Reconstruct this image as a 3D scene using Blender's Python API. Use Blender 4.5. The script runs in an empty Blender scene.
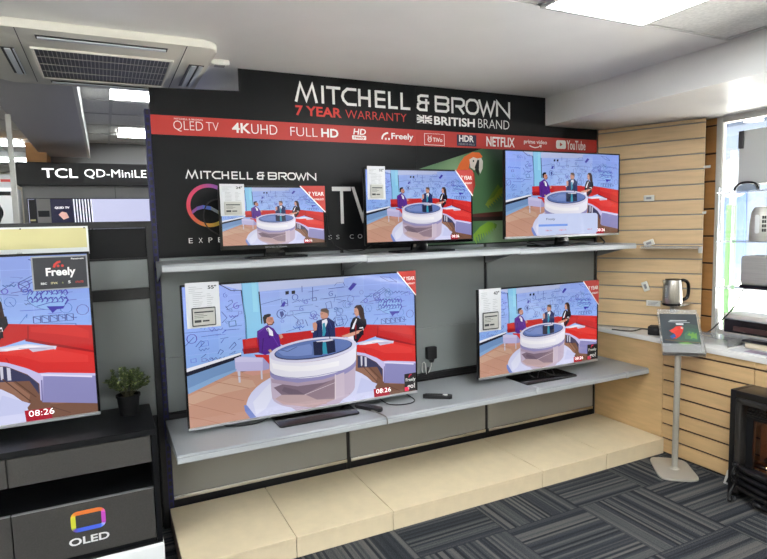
import bpy, bmesh, math, random
from mathutils import Vector, Matrix
random.seed(7)
S = bpy.context.scene
COL = S.collection
PI = math.pi

# ------------------------------------------------------------------ camera
cam_d = bpy.data.cameras.new('camera')
cam = bpy.data.objects.new('camera', cam_d)
COL.objects.link(cam)
cam_d.sensor_fit = 'HORIZONTAL'
cam_d.sensor_width = 36.0
cam_d.lens = 570.0 / 767.0 * 36.0
cam_d.clip_start = 0.05
_r = Vector((0.89832977, -0.43859399, -0.02527713))
_u = Vector((0.06363644, 0.07297901, 0.99530119))
_f = Vector((0.43468842, 0.89571724, -0.09346978))
cam.matrix_world = Matrix(((_r.x, _u.x, -_f.x, 0.0), (_r.y, _u.y, -_f.y, -3.045), (_r.z, _u.z, -_f.z, 1.525), (0, 0, 0, 1)))
S.camera = cam

# ------------------------------------------------------------------ world, sun, exposure
S.view_settings.view_transform = 'Standard'
S.view_settings.look = 'None'
S.view_settings.exposure = 0.6
S.view_settings.gamma = 1.0
S.view_settings.use_curve_mapping = False
W = bpy.data.worlds.new('daylight'); S.world = W
W.use_nodes = True
bg = W.node_tree.nodes['Background']
bg.inputs[0].default_value = (0.86, 0.93, 1.0, 1)
bg.inputs[1].default_value = 3.0
sd = bpy.data.lights.new('sun', 'SUN'); sd.energy = 66.0; sd.angle = 0.01; sd.color = (1.0, 0.985, 0.97)
so = bpy.data.objects.new('sun', sd); COL.objects.link(so)
so.rotation_euler = Vector((0.03, 0.50, -0.86)).to_track_quat('-Z', 'Y').to_euler()
PANEL_W = 15.0      # ceiling lamp diffuser emission
SCREEN_W = 0.62    # television picture emission

# ------------------------------------------------------------------ helpers
def lin(v):
    v /= 255.0
    return v / 12.92 if v <= 0.04045 else ((v + 0.055) / 1.055) ** 2.4
def rgb(r, g, b): return (lin(r), lin(g), lin(b), 1.0)

def mat(name, col, rough=0.5, metal=0.0, spec=0.5, emit=None, es=0.0, noise=0.0, scale=8.0, stretch=(1, 1, 1), bump=0.0, coat=0.0):
    m = bpy.data.materials.new(name); m.use_nodes = True
    nt = m.node_tree; b = nt.nodes['Principled BSDF']
    b.inputs['Base Color'].default_value = col
    b.inputs['Roughness'].default_value = rough
    b.inputs['Metallic'].default_value = metal
    b.inputs['Specular IOR Level'].default_value = spec
    if coat: b.inputs['Coat Weight'].default_value = coat; b.inputs['Coat Roughness'].default_value = 0.05
    if emit: b.inputs['Emission Color'].default_value = emit; b.inputs['Emission Strength'].default_value = es
    if noise or bump:
        tc = nt.nodes.new('ShaderNodeTexCoord'); mp = nt.nodes.new('ShaderNodeMapping')
        mp.inputs['Scale'].default_value = stretch
        n = nt.nodes.new('ShaderNodeTexNoise'); n.inputs['Scale'].default_value = scale; n.inputs['Detail'].default_value = 5
        nt.links.new(tc.outputs['Object'], mp.inputs[0]); nt.links.new(mp.outputs[0], n.inputs['Vector'])
        if noise:
            r = nt.nodes.new('ShaderNodeValToRGB')
            r.color_ramp.elements[0].position = 0.3; r.color_ramp.elements[1].position = 0.7
            k0, k1 = 1 - noise, 1 + noise
            r.color_ramp.elements[0].color = (col[0] * k0, col[1] * k0, col[2] * k0, 1)
            r.color_ramp.elements[1].color = (min(1, col[0] * k1), min(1, col[1] * k1), min(1, col[2] * k1), 1)
            nt.links.new(n.outputs['Fac'], r.inputs[0]); nt.links.new(r.outputs[0], b.inputs['Base Color'])
        if bump:
            bn = nt.nodes.new('ShaderNodeBump'); bn.inputs['Strength'].default_value = bump; bn.inputs['Distance'].default_value = 0.004
            nt.links.new(n.outputs['Fac'], bn.inputs['Height']); nt.links.new(bn.outputs[0], b.inputs['Normal'])
    return m

def glass_mat(name, tint=(1, 1, 1, 1), gl=0.08, rough=0.03, white=0.0):
    m = bpy.data.materials.new(name); m.use_nodes = True
    nt = m.node_tree; nt.nodes.remove(nt.nodes['Principled BSDF'])
    out = nt.nodes['Material Output']
    t = nt.nodes.new('ShaderNodeBsdfTransparent'); t.inputs[0].default_value = tint
    g = nt.nodes.new('ShaderNodeBsdfGlossy'); g.inputs['Roughness'].default_value = rough
    fr = nt.nodes.new('ShaderNodeFresnel'); fr.inputs[0].default_value = 1.45
    ad = nt.nodes.new('ShaderNodeMath'); ad.operation = 'ADD'; ad.use_clamp = True; ad.inputs[1].default_value = gl - 0.04
    mx = nt.nodes.new('ShaderNodeMixShader')
    nt.links.new(fr.outputs[0], ad.inputs[0]); nt.links.new(ad.outputs[0], mx.inputs[0])
    nt.links.new(t.outputs[0], mx.inputs[1]); nt.links.new(g.outputs[0], mx.inputs[2])
    last = mx
    if white:
        d = nt.nodes.new('ShaderNodeBsdfDiffuse'); d.inputs[0].default_value = (0.9, 0.92, 0.93, 1)
        m2 = nt.nodes.new('ShaderNodeMixShader'); m2.inputs[0].default_value = white
        nt.links.new(mx.outputs[0], m2.inputs[1]); nt.links.new(d.outputs[0], m2.inputs[2]); last = m2
    nt.links.new(last.outputs[0], out.inputs[0])
    return m

def attr_mat(name, emis=0.0, rough=0.5):
    m = bpy.data.materials.new(name); m.use_nodes = True
    nt = m.node_tree; b = nt.nodes['Principled BSDF']
    a = nt.nodes.new('ShaderNodeVertexColor'); a.layer_name = 'Col'
    b.inputs['Roughness'].default_value = rough
    if emis:
        b.inputs['Base Color'].default_value = (0.006, 0.006, 0.008, 1)
        nt.links.new(a.outputs[0], b.inputs['Emission Color']); b.inputs['Emission Strength'].default_value = emis
    else:
        nt.links.new(a.outputs[0], b.inputs['Base Color'])
    return m

TF = {}
class M:
    """collects shapes for ONE mesh object"""
    def __init__(s): s.bm = bmesh.new(); s.mi = 0
    def _tag(s, before):
        for f in s.bm.faces:
            if f.index == -1 or f not in before: pass
    def box(s, x0, x1, y0, y1, z0, z1, bev=0.0, seg=2):
        t = bmesh.new()
        v = [t.verts.new((x, y, z)) for x in (x0, x1) for y in (y0, y1) for z in (z0, z1)]
        for q in ((0, 1, 3, 2), (4, 6, 7, 5), (0, 4, 5, 1), (2, 3, 7, 6), (0, 2, 6, 4), (1, 5, 7, 3)):
            t.faces.new([v[i] for i in q])
        if bev > 0: bmesh.ops.bevel(t, geom=t.edges[:], offset=bev, segments=seg, profile=0.5, affect='EDGES')
        s.join(t); return s
    def join(s, t, mx=None):
        bmesh.ops.recalc_face_normals(t, faces=t.faces[:])
        mp = {}
        for v in t.verts: mp[v] = s.bm.verts.new(mx @ v.co if mx else v.co)
        for f in t.faces:
            g = s.bm.faces.new([mp[v] for v in f.verts]); g.material_index = s.mi; g.smooth = True
        t.free()
    def prism(s, pts, plane, a, b, bev=0.0):
        t = bmesh.new()
        def P(p, h): return {'xz': (p[0], h, p[1]), 'xy': (p[0], p[1], h), 'yz': (h, p[0], p[1])}[plane]
        A = [t.verts.new(P(p, a)) for p in pts]; B = [t.verts.new(P(p, b)) for p in pts]
        t.faces.new(A); t.faces.new(B[::-1])
        n = len(pts)
        for i in range(n): t.faces.new((A[i], A[(i + 1) % n], B[(i + 1) % n], B[i]))
        if bev > 0:
            ed = [e for e in t.edges if all(v in A for v in e.verts) or all(v in B for v in e.verts)]
            bmesh.ops.bevel(t, geom=ed, offset=bev, segments=2, profile=0.5, affect='EDGES')
        s.join(t); return s
    def tube(s, pts, r, n=8, r2=None, closed=False):
        t = bmesh.new(); P = [Vector(p) for p in pts]; rings = []
        L = len(P); up = None
        for i, p in enumerate(P):
            if closed: d = P[(i + 1) % L] - P[i - 1]
            else: d = P[min(i + 1, L - 1)] - P[max(i - 1, 0)]
            d.normalize()
            if up is None:
                up = Vector((0, 0, 1)) if abs(d.z) < 0.9 else Vector((1, 0, 0))
            a = d.cross(up).normalized(); b = a.cross(d).normalized(); up = b
            rr = r if r2 is None else r + (r2 - r) * i / (L - 1)
            rings.append([t.verts.new(p + (a * math.cos(2 * PI * k / n) + b * math.sin(2 * PI * k / n)) * rr) for k in range(n)])
        for i in range(L if closed else L - 1):
            A, B = rings[i], rings[(i + 1) % L]
            for k in range(n): t.faces.new((A[k], A[(k + 1) % n], B[(k + 1) % n], B[k]))
        if not closed: t.faces.new(rings[0]); t.faces.new(rings[-1][::-1])
        s.join(t); return s
    def lathe(s, prof, c=(0, 0, 0), n=28, sx=1.0, sy=1.0, cap=True):
        t = bmesh.new(); rings = []
        for r, z in prof:
            rings.append([t.verts.new((c[0] + sx * r * math.cos(2 * PI * k / n), c[1] + sy * r * math.sin(2 * PI * k / n), c[2] + z)) for k in range(n)])
        for A, B in zip(rings, rings[1:]):
            for k in range(n): t.faces.new((A[k], A[(k + 1) % n], B[(k + 1) % n], B[k]))
        if cap: t.faces.new(rings[0]); t.faces.new(rings[-1][::-1])
        s.join(t); return s
    def ball(s, c, r, sx=1, sy=1, sz=1, u=14, v=9):
        t = bmesh.new(); bmesh.ops.create_uvsphere(t, u_segments=u, v_segments=v, radius=r)
        s.join(t, Matrix.Translation(c) @ Matrix.Diagonal((sx, sy, sz, 1))); return s
    def face(s, pts):
        f = s.bm.faces.new([s.bm.verts.new(p) for p in pts]); f.material_index = s.mi; return f
    def strip(s, pts, w, y, closed=False, t=0.001):
        """flat ribbon of width w along 2D points in the xz plane, given a little thickness"""
        P = [Vector((p[0], p[1])) for p in pts]; L = len(P); A, B = [], []
        for i in range(L):
            d0 = (P[i] - P[i - 1]) if (i > 0 or closed) else None
            d1 = (P[(i + 1) % L] - P[i]) if (i < L - 1 or closed) else None
            if d0 is None: d0 = d1
            if d1 is None: d1 = d0
            d0 = d0.normalized(); d1 = d1.normalized()
            n0 = Vector((-d0.y, d0.x)); n1 = Vector((-d1.y, d1.x)); m = (n0 + n1)
            if m.length < 1e-4: m = n0
            m.normalize(); k = 1.0 / max(0.45, m.dot(n0))
            A.append(P[i] + m * w / 2 * k); B.append(P[i] - m * w / 2 * k)
        tm = bmesh.new()
        def V(p, yy): return tm.verts.new((p.x, yy, p.y))
        fa = [V(p, y) for p in A]; fb = [V(p, y) for p in B]; ba = [V(p, y + t) for p in A]; bb = [V(p, y + t) for p in B]
        for i in range(L if closed else L - 1):
            j = (i + 1) % L
            tm.faces.new((fa[i], fa[j], fb[j], fb[i])); tm.faces.new((ba[i], bb[i], bb[j], ba[j]))
            tm.faces.new((fa[i], ba[i], ba[j], fa[j])); tm.faces.new((fb[i], fb[j], bb[j], bb[i]))
        s.join(tm); return s
    def build(s, name, m, parent=None, world=True, ang=0.6):
        me = bpy.data.meshes.new(name)
        if parent is not None and world and parent.name in TF:
            s.bm.transform(TF[parent.name].inverted())
        s.bm.to_mesh(me); s.bm.free()
        for x in (m if isinstance(m, (list, tuple)) else [m]): me.materials.append(x)
        me.set_sharp_from_angle(angle=ang)
        o = bpy.data.objects.new(name, me); COL.objects.link(o)
        if parent is not None:
            o.parent = parent
            if world: TF[o.name] = TF.get(parent.name, Matrix())
        return o

def tag(o, label=None, cat=None, group=None, kind=None):
    if label: o['label'] = label
    if cat: o['category'] = cat
    if group: o['group'] = group
    if kind: o['kind'] = kind
    return o
def thing(name, label, cat, loc=(0, 0, 0), rz=0.0, group=None):
    o = bpy.data.objects.new(name, None); COL.objects.link(o)
    o.location = loc; o.rotation_euler = (0, 0, rz); o.empty_display_size = 0.1
    TF[o.name] = Matrix.Translation(loc) @ Matrix.Rotation(rz, 4, 'Z')
    return tag(o, label, cat, group)
def struct(o): o['kind'] = 'structure'; return o
def copy_thing(r, loc, rz, label):
    c = r.copy(); COL.objects.link(c); c.location = loc; c.rotation_euler = (0, 0, rz); c['label'] = label
    for ch in list(r.children):
        d = ch.copy(); COL.objects.link(d); d.parent = c
        for g in list(ch.children):
            e = g.copy(); COL.objects.link(e); e.parent = d
    return c

def text(s, x0, x1, z0, z1, y, m, name, parent=None, bold=0.0, depth=0.0006, world=True, fn=None, shear=0.0):
    """lettering fitted to a box in the xz plane, facing -y"""
    cu = bpy.data.curves.new('t', 'FONT'); cu.body = s; cu.offset = bold; cu.resolution_u = 3; cu.shear = shear
    ob = bpy.data.objects.new('t', cu); COL.objects.link(ob)
    dg = bpy.context.evaluated_depsgraph_get()
    me = bpy.data.meshes.new_from_object(ob.evaluated_get(dg))
    bpy.data.objects.remove(ob); bpy.data.curves.remove(cu)
    xs = [v.co.x for v in me.vertices]; ys = [v.co.y for v in me.vertices]
    ax, bx, ay, by = min(xs), max(xs), min(ys), max(ys)
    q = M(); t = bmesh.new(); t.from_mesh(me)
    ret = bmesh.ops.extrude_face_region(t, geom=t.faces[:])
    for v in [g for g in ret['geom'] if isinstance(g, bmesh.types.BMVert)]: v.co.z = 1.0
    for v in t.verts:
        X = x0 + (v.co.x - ax) / (bx - ax) * (x1 - x0); Z = z0 + (v.co.y - ay) / (by - ay) * (z1 - z0)
        p = Vector((X, y - depth * (1.0 - v.co.z), Z)); v.co = fn(p) if fn else p
    q.join(t); bpy.data.meshes.remove(me)
    return q.build(name, m, parent, world)

def colour_polys(items, fn):
    """mesh of flat coloured polygons -> bmesh with the colour attribute Col; items = (rgba, [points])"""
    bm = bmesh.new(); lay = bm.loops.layers.float_color.new('Col')
    for k, it_ in enumerate(items):
        c, pts = it_[0], it_[1]
        if len(it_) > 2: k = it_[2]
        f = bm.faces.new([bm.verts.new(fn(p, k)) for p in pts])
        f.normal_update()
        if f.normal.y > 0: f.normal_flip()
        for l in f.loops: l[lay] = c
    return bm
def build_cols(name, bm, m, parent, world=False):
    if world and parent is not None and parent.name in TF: bm.transform(TF[parent.name].inverted())
    me = bpy.data.meshes.new(name); bm.to_mesh(me); bm.free(); me.materials.append(m)
    o = bpy.data.objects.new(name, me); COL.objects.link(o)
    if parent is not None: o.parent = parent
    return o
def ribbon2(pts, w):
    """quads along a polyline in picture space"""
    out = []
    for (a, b), (c, d) in zip(pts, pts[1:]):
        L = math.hypot(c - a, d - b) or 1e-6; nx, ny = -(d - b) / L * w / 2, (c - a) / L * w / 2
        out.append([(a + nx, b + ny), (c + nx, d + ny), (c - nx, d - ny), (a - nx, b - ny)])
    return out
def ellipse(cx, cz, rx, rz, n=32): return [(cx + rx * math.cos(2 * PI * k / n), cz + rz * math.sin(2 * PI * k / n)) for k in range(n)]
def rrect(x0, x1, y0, y1, r, n=5):
    out = []
    for cx, cy, a in ((x1 - r, y1 - r, 0), (x0 + r, y1 - r, 90), (x0 + r, y0 + r, 180), (x1 - r, y0 + r, 270)):
        out += [(cx + r * math.cos(math.radians(a + 90 * k / n)), cy + r * math.sin(math.radians(a + 90 * k / n))) for k in range(n + 1)]
    return out

# ------------------------------------------------------------------ materials
m_plaster = mat('white plaster', rgb(236, 235, 233), 0.35, noise=0.03, scale=3)
m_tile = mat('mineral ceiling tile', rgb(230, 229, 226), 0.9, noise=0.10, scale=70, bump=0.5)
m_bar = mat('ceiling grid bar', rgb(205, 204, 202), 0.5)
m_lamp = mat('lamp diffuser', rgb(240, 240, 240), 0.5, emit=(0.95, 0.98, 1.0, 1), es=PANEL_W)
m_black = mat('black board', rgb(19, 20, 22), 0.38, spec=0.22, noise=0.04, scale=5)
m_red = mat('red print', rgb(178, 44, 37), 0.45)
m_redt = mat('red lettering', rgb(205, 56, 48), 0.5)
m_white = mat('white print', rgb(232, 232, 230), 0.5)
m_kick = mat('warm grey painted steel', rgb(148, 147, 141), 0.42, noise=0.02, scale=2)
m_grey = mat('grey painted steel', rgb(126, 131, 131), 0.42, noise=0.02, scale=2)
m_shelf = mat('pale grey shelf steel', rgb(152, 156, 159), 0.35, noise=0.02, scale=2)
m_lip = mat('pale grey shelf lip', rgb(174, 178, 181), 0.35)
m_dark = mat('black metal', rgb(22, 22, 24), 0.45)
m_gloss = mat('glossy black plastic', rgb(12, 12, 14), 0.15)
m_matt = mat('matt black plastic', rgb(20, 20, 22), 0.5)
m_blue = mat('blue upright', rgb(22, 20, 84), 0.5)
m_chrome = mat('chrome', rgb(225, 225, 225), 0.12, 1.0)
m_silver = mat('silver plastic', rgb(190, 192, 194), 0.3, 0.7)
m_steel = mat('brushed steel', rgb(190, 186, 178), 0.28, 1.0, noise=0.12, scale=12, stretch=(40, 40, 1))
m_steelh = mat('dull steel', rgb(196, 194, 188), 0.42, 0.55, noise=0.10, scale=8, stretch=(1, 1, 60))
m_beige = mat('beige plinth laminate', rgb(228, 211, 178), 0.4, noise=0.04, scale=14)
m_beech = mat('beech veneer', rgb(214, 180, 132), 0.5, noise=0.09, scale=5, stretch=(1, 1, 7))
m_beechh = mat('beech panel', rgb(218, 188, 146), 0.5, noise=0.08, scale=5, stretch=(1, 1, 9))
m_wood = mat('orange wood', rgb(196, 142, 84), 0.5, noise=0.08, scale=5, stretch=(1, 1, 7))
m_groove = mat('aluminium slot lining', rgb(150, 148, 142), 0.4, 0.3)
m_slot = mat('dark slot', rgb(70, 48, 32), 0.6)
m_top = mat('white worktop', rgb(236, 235, 232), 0.3)
m_cab = mat('charcoal cabinet', rgb(13, 14, 17), 0.4, spec=0.35)
m_draw = mat('grey woven drawer front', rgb(62, 60, 57), 0.65, noise=0.12, scale=160)
m_wgloss = mat('gloss white', rgb(235, 238, 238), 0.12)
m_wplastic = mat('white plastic', rgb(226, 226, 220), 0.4)
m_acw = mat('cream white plastic', rgb(214, 211, 202), 0.45)
m_vane = mat('pale vane', rgb(190, 196, 204), 0.3)
m_paper = mat('white card', rgb(202, 204, 208), 0.6)
m_ink = mat('grey printed text', rgb(150, 152, 158), 0.7)
m_inkd = mat('dark print', rgb(50, 52, 56), 0.7)
m_epaper = mat('grey paper display', rgb(176, 176, 170), 0.5)
m_cream = mat('pale yellow card', rgb(214, 206, 150), 0.5)
m_greyback = mat('back area grey wall', rgb(140, 140, 140), 0.6)
m_cream2 = mat('cream wall', rgb(220, 214, 200), 0.6)
m_stand = mat('satin silver paint', rgb(176, 172, 162), 0.4, 0.25)
m_leafg = mat('artificial leaf', rgb(66, 80, 44), 0.5, noise=0.4, scale=30)
m_leaf2 = mat('pale artificial leaf', rgb(128, 138, 84), 0.5)
m_stem = mat('stem', rgb(60, 56, 36), 0.7)
m_pot = mat('black pot', rgb(10, 10, 11), 0.6, spec=0.2)
m_acry = glass_mat('clear acrylic', (0.97, 0.98, 0.98, 1), 0.07, 0.04, white=0.16)
m_acry2 = glass_mat('clear acrylic holder', (0.97, 0.98, 0.98, 1), 0.10, 0.05, white=0.12)
m_glass = glass_mat('window glass', (0.97, 0.99, 1.0, 1), 0.05, 0.0)
m_glassd = glass_mat('smoked fire glass', (0.75, 0.72, 0.7, 1), 0.08, 0.02)
m_frame = mat('white window frame', rgb(214, 212, 206), 0.4)
m_colour = attr_mat('printed colours', 0.0, 0.45)
m_screen = attr_mat('television picture', SCREEN_W, 0.06); m_screen.node_tree.nodes['Principled BSDF'].inputs['IOR'].default_value = 1.6
m_glow = mat('lit white letters', rgb(255, 255, 255), 0.5, emit=(1, 1, 1, 1), es=0.95)
m_lav = mat('blank lit lavender screen', rgb(20, 20, 24), 0.2, emit=rgb(205, 208, 240), es=.66)
m_lcd = mat('dark lit screen', rgb(10, 10, 20), 0.2, emit=rgb(24, 24, 56), es=.66)
m_flame = mat('flame', rgb(255, 140, 40), 0.6, emit=(1.0, 0.33, 0.06, 1), es=9.0)
m_ember = mat('glowing ember', rgb(255, 220, 170), 0.6, emit=(1.0, 0.62, 0.32, 1), es=6.0)
m_log = mat('grey ash log', rgb(74, 66, 60), 0.9, noise=0.3, scale=30, bump=0.6)
m_iron = mat('black cast iron', rgb(16, 16, 18), 0.3, noise=0.1, scale=20)
m_brick = mat('firebox back', rgb(120, 98, 82), 0.8, noise=0.2, scale=12)
m_cable = mat('black cable', rgb(16, 16, 17), 0.5)
m_wcable = mat('white cable', rgb(210, 210, 205), 0.5)

# carpet: quarter-turned striped tiles
def carpet():
    m = bpy.data.materials.new('striped carpet tile'); m.use_nodes = True
    nt = m.node_tree; b = nt.nodes['Principled BSDF']; L = nt.links.new
    def N(op, a, b_=None, c_=None):
        n = nt.nodes.new('ShaderNodeMath'); n.operation = op
        for i, v in enumerate((a, b_, c_)):
            if v is None: continue
            if isinstance(v, (int, float)): n.inputs[i].default_value = v
            else: L(v, n.inputs[i])
        return n.outputs[0]
    tc = nt.nodes.new('ShaderNodeTexCoord'); sp = nt.nodes.new('ShaderNodeSeparateXYZ'); L(tc.outputs['Object'], sp.inputs[0])
    T = 0.489
    u = N('DIVIDE', N('SUBTRACT', sp.outputs[0], 1.703), T); v = N('DIVIDE', N('SUBTRACT', sp.outputs[1], -0.862), T)
    iu, iv = N('FLOOR', u), N('FLOOR', v); fu, fv = N('FRACT', u), N('FRACT', v)
    par = N('PINGPONG', N('ADD', iu, iv), 1.0)             # 0 / 1 chequer
    s = N('ADD', N('MULTIPLY', fu, N('SUBTRACT', 1.0, par)), N('MULTIPLY', fv, par))
    al = N('ADD', N('MULTIPLY', fv, N('SUBTRACT', 1.0, par)), N('MULTIPLY', fu, par))
    h = N('ADD', N('MULTIPLY', iu, 7.31), N('MULTIPLY', iv, 3.77))
    w1 = nt.nodes.new('ShaderNodeTexNoise'); w1.noise_dimensions = '1D'; w1.inputs['Scale'].default_value = 1.0; w1.inputs['Detail'].default_value = 2
    L(N('ADD', N('MULTIPLY', s, 17.0), N('MULTIPLY', h, 11.0)), w1.inputs['W'])
    wn = nt.nodes.new('ShaderNodeTexWhiteNoise'); wn.noise_dimensions = '1D'
    L(N('ADD', N('FLOOR', N('MULTIPLY', s, 34.0)), N('MULTIPLY', h, 31.0)), wn.inputs['W'])
    st = N('ADD', N('MULTIPLY', w1.outputs['Fac'], 0.55), N('MULTIPLY', wn.outputs['Value'], 0.45))
    fine = nt.nodes.new('ShaderNodeTexNoise'); fine.inputs['Scale'].default_value = 220; fine.inputs['Detail'].default_value = 3
    L(tc.outputs['Object'], fine.inputs['Vector'])
    st = N('ADD', st, N('MULTIPLY', N('SUBTRACT', fine.outputs['Fac'], 0.5), 0.75))
    r = nt.nodes.new('ShaderNodeValToRGB'); e = r.color_ramp.elements
    e[0].position = 0.30; e[0].color = rgb(38, 41, 46); e[1].position = 0.75; e[1].color = rgb(96, 95, 92)
    x = e.new(0.45); x.color = rgb(54, 58, 64); x = e.new(0.56); x.color = rgb(70, 72, 74)
    L(st, r.inputs[0])
    ed = N('MINIMUM', N('MINIMUM', fu, N('SUBTRACT', 1.0, fu)), N('MINIMUM', fv, N('SUBTRACT', 1.0, fv)))
    jn = N('LESS_THAN', ed, 0.004)
    mx = nt.nodes.new('ShaderNodeMix'); mx.data_type = 'RGBA'
    L(jn, mx.inputs[0]); L(r.outputs[0], mx.inputs[6]); mx.inputs[7].default_value = rgb(40, 42, 47)
    L(mx.outputs[2], b.inputs['Base Color']); b.inputs['Roughness'].default_value = 0.95; b.inputs['Specular IOR Level'].default_value = 0.15
    bn = nt.nodes.new('ShaderNodeBump'); bn.inputs['Strength'].default_value = 0.5; bn.inputs['Distance'].default_value = 0.004
    L(fine.outputs['Fac'], bn.inputs['Height']); L(bn.outputs[0], b.inputs['Normal'])
    return m
m_carpet = carpet()

# ------------------------------------------------------------------ the room
struct(M().box(-5.2, 3.72, -6.2, 9.1, -0.08, 0.0).build('floor', m_carpet))
struct(M().box(-5.2, 2.715, -1.262, 0.53, 2.354, 2.75).build('ceiling', m_plaster))
struct(M().box(-5.2, 2.715, -6.2, -1.262, 2.362, 2.75).build('ceiling', m_tile))
struct(M().box(-5.2, 3.72, 0.53, 9.1, 2.63, 2.75).build('ceiling', m_tile))
bm_ = M().prism([(2.715, 2.169), (3.85, 2.169), (3.85, 2.75), (2.715, 2.75)], 'xz', -6.2, 0.53, 0.004)
struct(bm_.build('trim_1', m_plaster))
# ceiling grid bars (front area and back area)
g = M()
for k in range(0, 14):
    x = 2.69 - 0.565 * k
    if x > -5: g.box(x - 0.012, x + 0.012, -6.1, -1.262, 2.356, 2.363)
for k in range(0, 9):
    y = -1.262 - 0.565 * k
    g.box(-5.1, 2.70, y - 0.012, y + 0.012, 2.356, 2.363)
struct(g.build('trim_2', m_bar))
g = M()
for k in range(-6, 6):
    x = 0.12 + 0.6 * k; g.box(x - 0.012, x + 0.012, 0.55, 9.0, 2.624, 2.631)
for k in range(0, 15):
    y = 0.55 + 0.6 * k; g.box(-5.1, 3.6, y - 0.012, y + 0.012, 2.624, 2.631)
struct(g.build('trim_3', m_bar))
struct(M().box(-0.60, -0.12, 0.54, 4.74, 2.43, 2.629, 0.004).build('trim_4', mat('grey bulkhead paint', rgb(188, 186, 190), .5)))
struct(M().box(-0.12, -0.095, 0.54, 4.74, 2.425, 2.629).build('trim_5', m_wplastic))
struct(M().box(-0.60, 3.62, 4.90, 5.02, 0.0, 2.63).build('wall_back', m_greyback))
struct(M().box(-5.2, 3.72, 9.0, 9.12, 0.0, 2.63).build('wall_far', m_cream2))
struct(M().box(-5.32, -5.2, -6.2, 9.1, -0.08, 2.75).build('wall_left', m_cream2))
struct(M().box(-2.1, 3.72, -6.32, -6.2, -0.08, 2.75).build('wall_front', m_cream2))
q = M()
for x in (-5.2, -3.65, -2.16): q.box(x, x + 0.06, -6.30, -6.22, 0.0, 2.36)
q.box(-5.2, -2.1, -6.30, -6.22, 2.30, 2.36); q.box(-5.2, -2.1, -6.30, -6.22, 0.0, 0.12)
w2_ = struct(q.build('window_added', m_frame)); M().box(-5.14, -2.16, -6.262, -6.256, 0.12, 2.30).build('pane', m_glass, w2_)  # unseen glazing, added so street light bounces up onto the ceiling
struct(M().box(0.80, 3.62, 0.10, 0.20, 0.0, 2.354).build('wall_partition', m_plaster))
def slats(q, x0, x1, z0, z1, y0, first, pitch, gap=0.010, th=0.018, back=1):
    """slotted boards: faces at y0, lining behind"""
    q.mi = back; q.box(x0, x1, y0 + th * 0.6, y0 + th + 0.004, z0, z1); q.mi = 0
    zs = [z0]; z = first
    while z > z0: z -= pitch
    z += pitch
    edges = []
    while z < z1: edges.append(z); z += pitch
    lo = z0
    for e in edges + [None]:
        hi = z1 if e is None else e - gap / 2
        if hi - lo > 0.003: q.box(x0, x1, y0, y0 + th, lo, hi, 0.0015, 1)
        if e is not None: lo = e + gap / 2
    return q
# right wall: slotted wood up to the window, then a low wall below the glass
q = M(); slats(q, 0.0, 0.712, 0.0, 2.169, 0.0, 2.123, 0.18, 0.012)
o = q.build('wall_right', [m_wood, m_slot]); o.matrix_world = Matrix.Translation((3.62, 0.10, 0)) @ Matrix.Rotation(-PI / 2, 4, 'Z'); struct(o)
struct(M().box(3.62, 3.72, -6.2, -0.615, 0.0, 0.72).build('wall_window', m_plaster))
struct(M().box(3.645, 3.660, -0.612, 9.1, 0.0, 2.63).build('wall_side', m_plaster))
w = M()
w.box(3.605, 3.640, -0.655, -0.613, 0.757, 2.169, 0.004)
w.box(3.605, 3.640, -4.0, -0.655, 2.128, 2.169, 0.004)
w.box(3.605, 3.640, -6.1, -4.0, 2.128, 2.169, 0.004)
w.box(3.605, 3.70, -6.1, -0.655, 0.757, 0.790, 0.004)
w.box(3.605, 3.640, -4.03, -3.97, 0.790, 2.128, 0.004)
w.box(3.605, 3.70, -6.16, -6.10, 0.757, 2.169, 0.004)
wn = struct(w.build('window_1', m_frame))
gl = M().box(3.620, 3.626, -6.1, -0.655, 0.790, 2.128).build('pane', m_glass, wn)

# ------------------------------------------------------------------ ceiling lamps
LAMP = None
def lamp(x, y, z, lx, ly, label):
    t = thing('ceiling_light', label, 'ceiling light', (x, y, z), 0, 'flat ceiling light panels')
    f = M()
    f.box(-lx / 2, lx / 2, -ly / 2, -ly / 2 + 0.014, -0.006, 0.006); f.box(-lx / 2, lx / 2, ly / 2 - 0.014, ly / 2, -0.006, 0.006)
    f.box(-lx / 2, -lx / 2 + 0.014, -ly / 2 + 0.014, ly / 2 - 0.014, -0.006, 0.006); f.box(lx / 2 - 0.014, lx / 2, -ly / 2 + 0.014, ly / 2 - 0.014, -0.006, 0.006)
    f.build('frame', m_bar, t, False)
    M().box(-lx / 2 + 0.014, lx / 2 - 0.014, -ly / 2 + 0.014, ly / 2 - 0.014, -0.003, 0.003).build('diffuser', m_lamp, t, False)
lamp(1.840, -1.838, 2.349, 0.555, 1.14, 'flat white ceiling light panel over the floor in front of the televisions')
lamp(0.145, -3.54, 2.349, 0.545, 1.12, 'flat white ceiling light panel overhead behind the viewer')
lamp(-1.55, -1.845, 2.349, 0.545, 1.12, 'flat white ceiling light panel over the left aisle')
lamp(1.840, -4.67, 2.349, 0.555, 1.14, 'flat white ceiling light panel added over the carpet behind the viewer')  # unseen lamp, added to brighten the room
lamp(-1.55, -4.67, 2.349, 0.545, 1.12, 'flat white ceiling light panel added at the front of the left aisle')  # also out of view, added for more light
lamp(0.38, 1.95, 2.618, 0.57, 0.57, 'lit ceiling panel just behind the black display board top')
lamp(0.48, 3.98, 2.618, 0.57, 0.57, 'lit ceiling panel above the lit header sign at the back')
lamp(-1.08, 5.05, 2.618, 0.57, 0.57, 'lit ceiling panel beyond the slim white post')
lamp(-1.08, 6.85, 2.618, 0.57, 0.57, 'small distant lit ceiling panel nearest the far wall')

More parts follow.
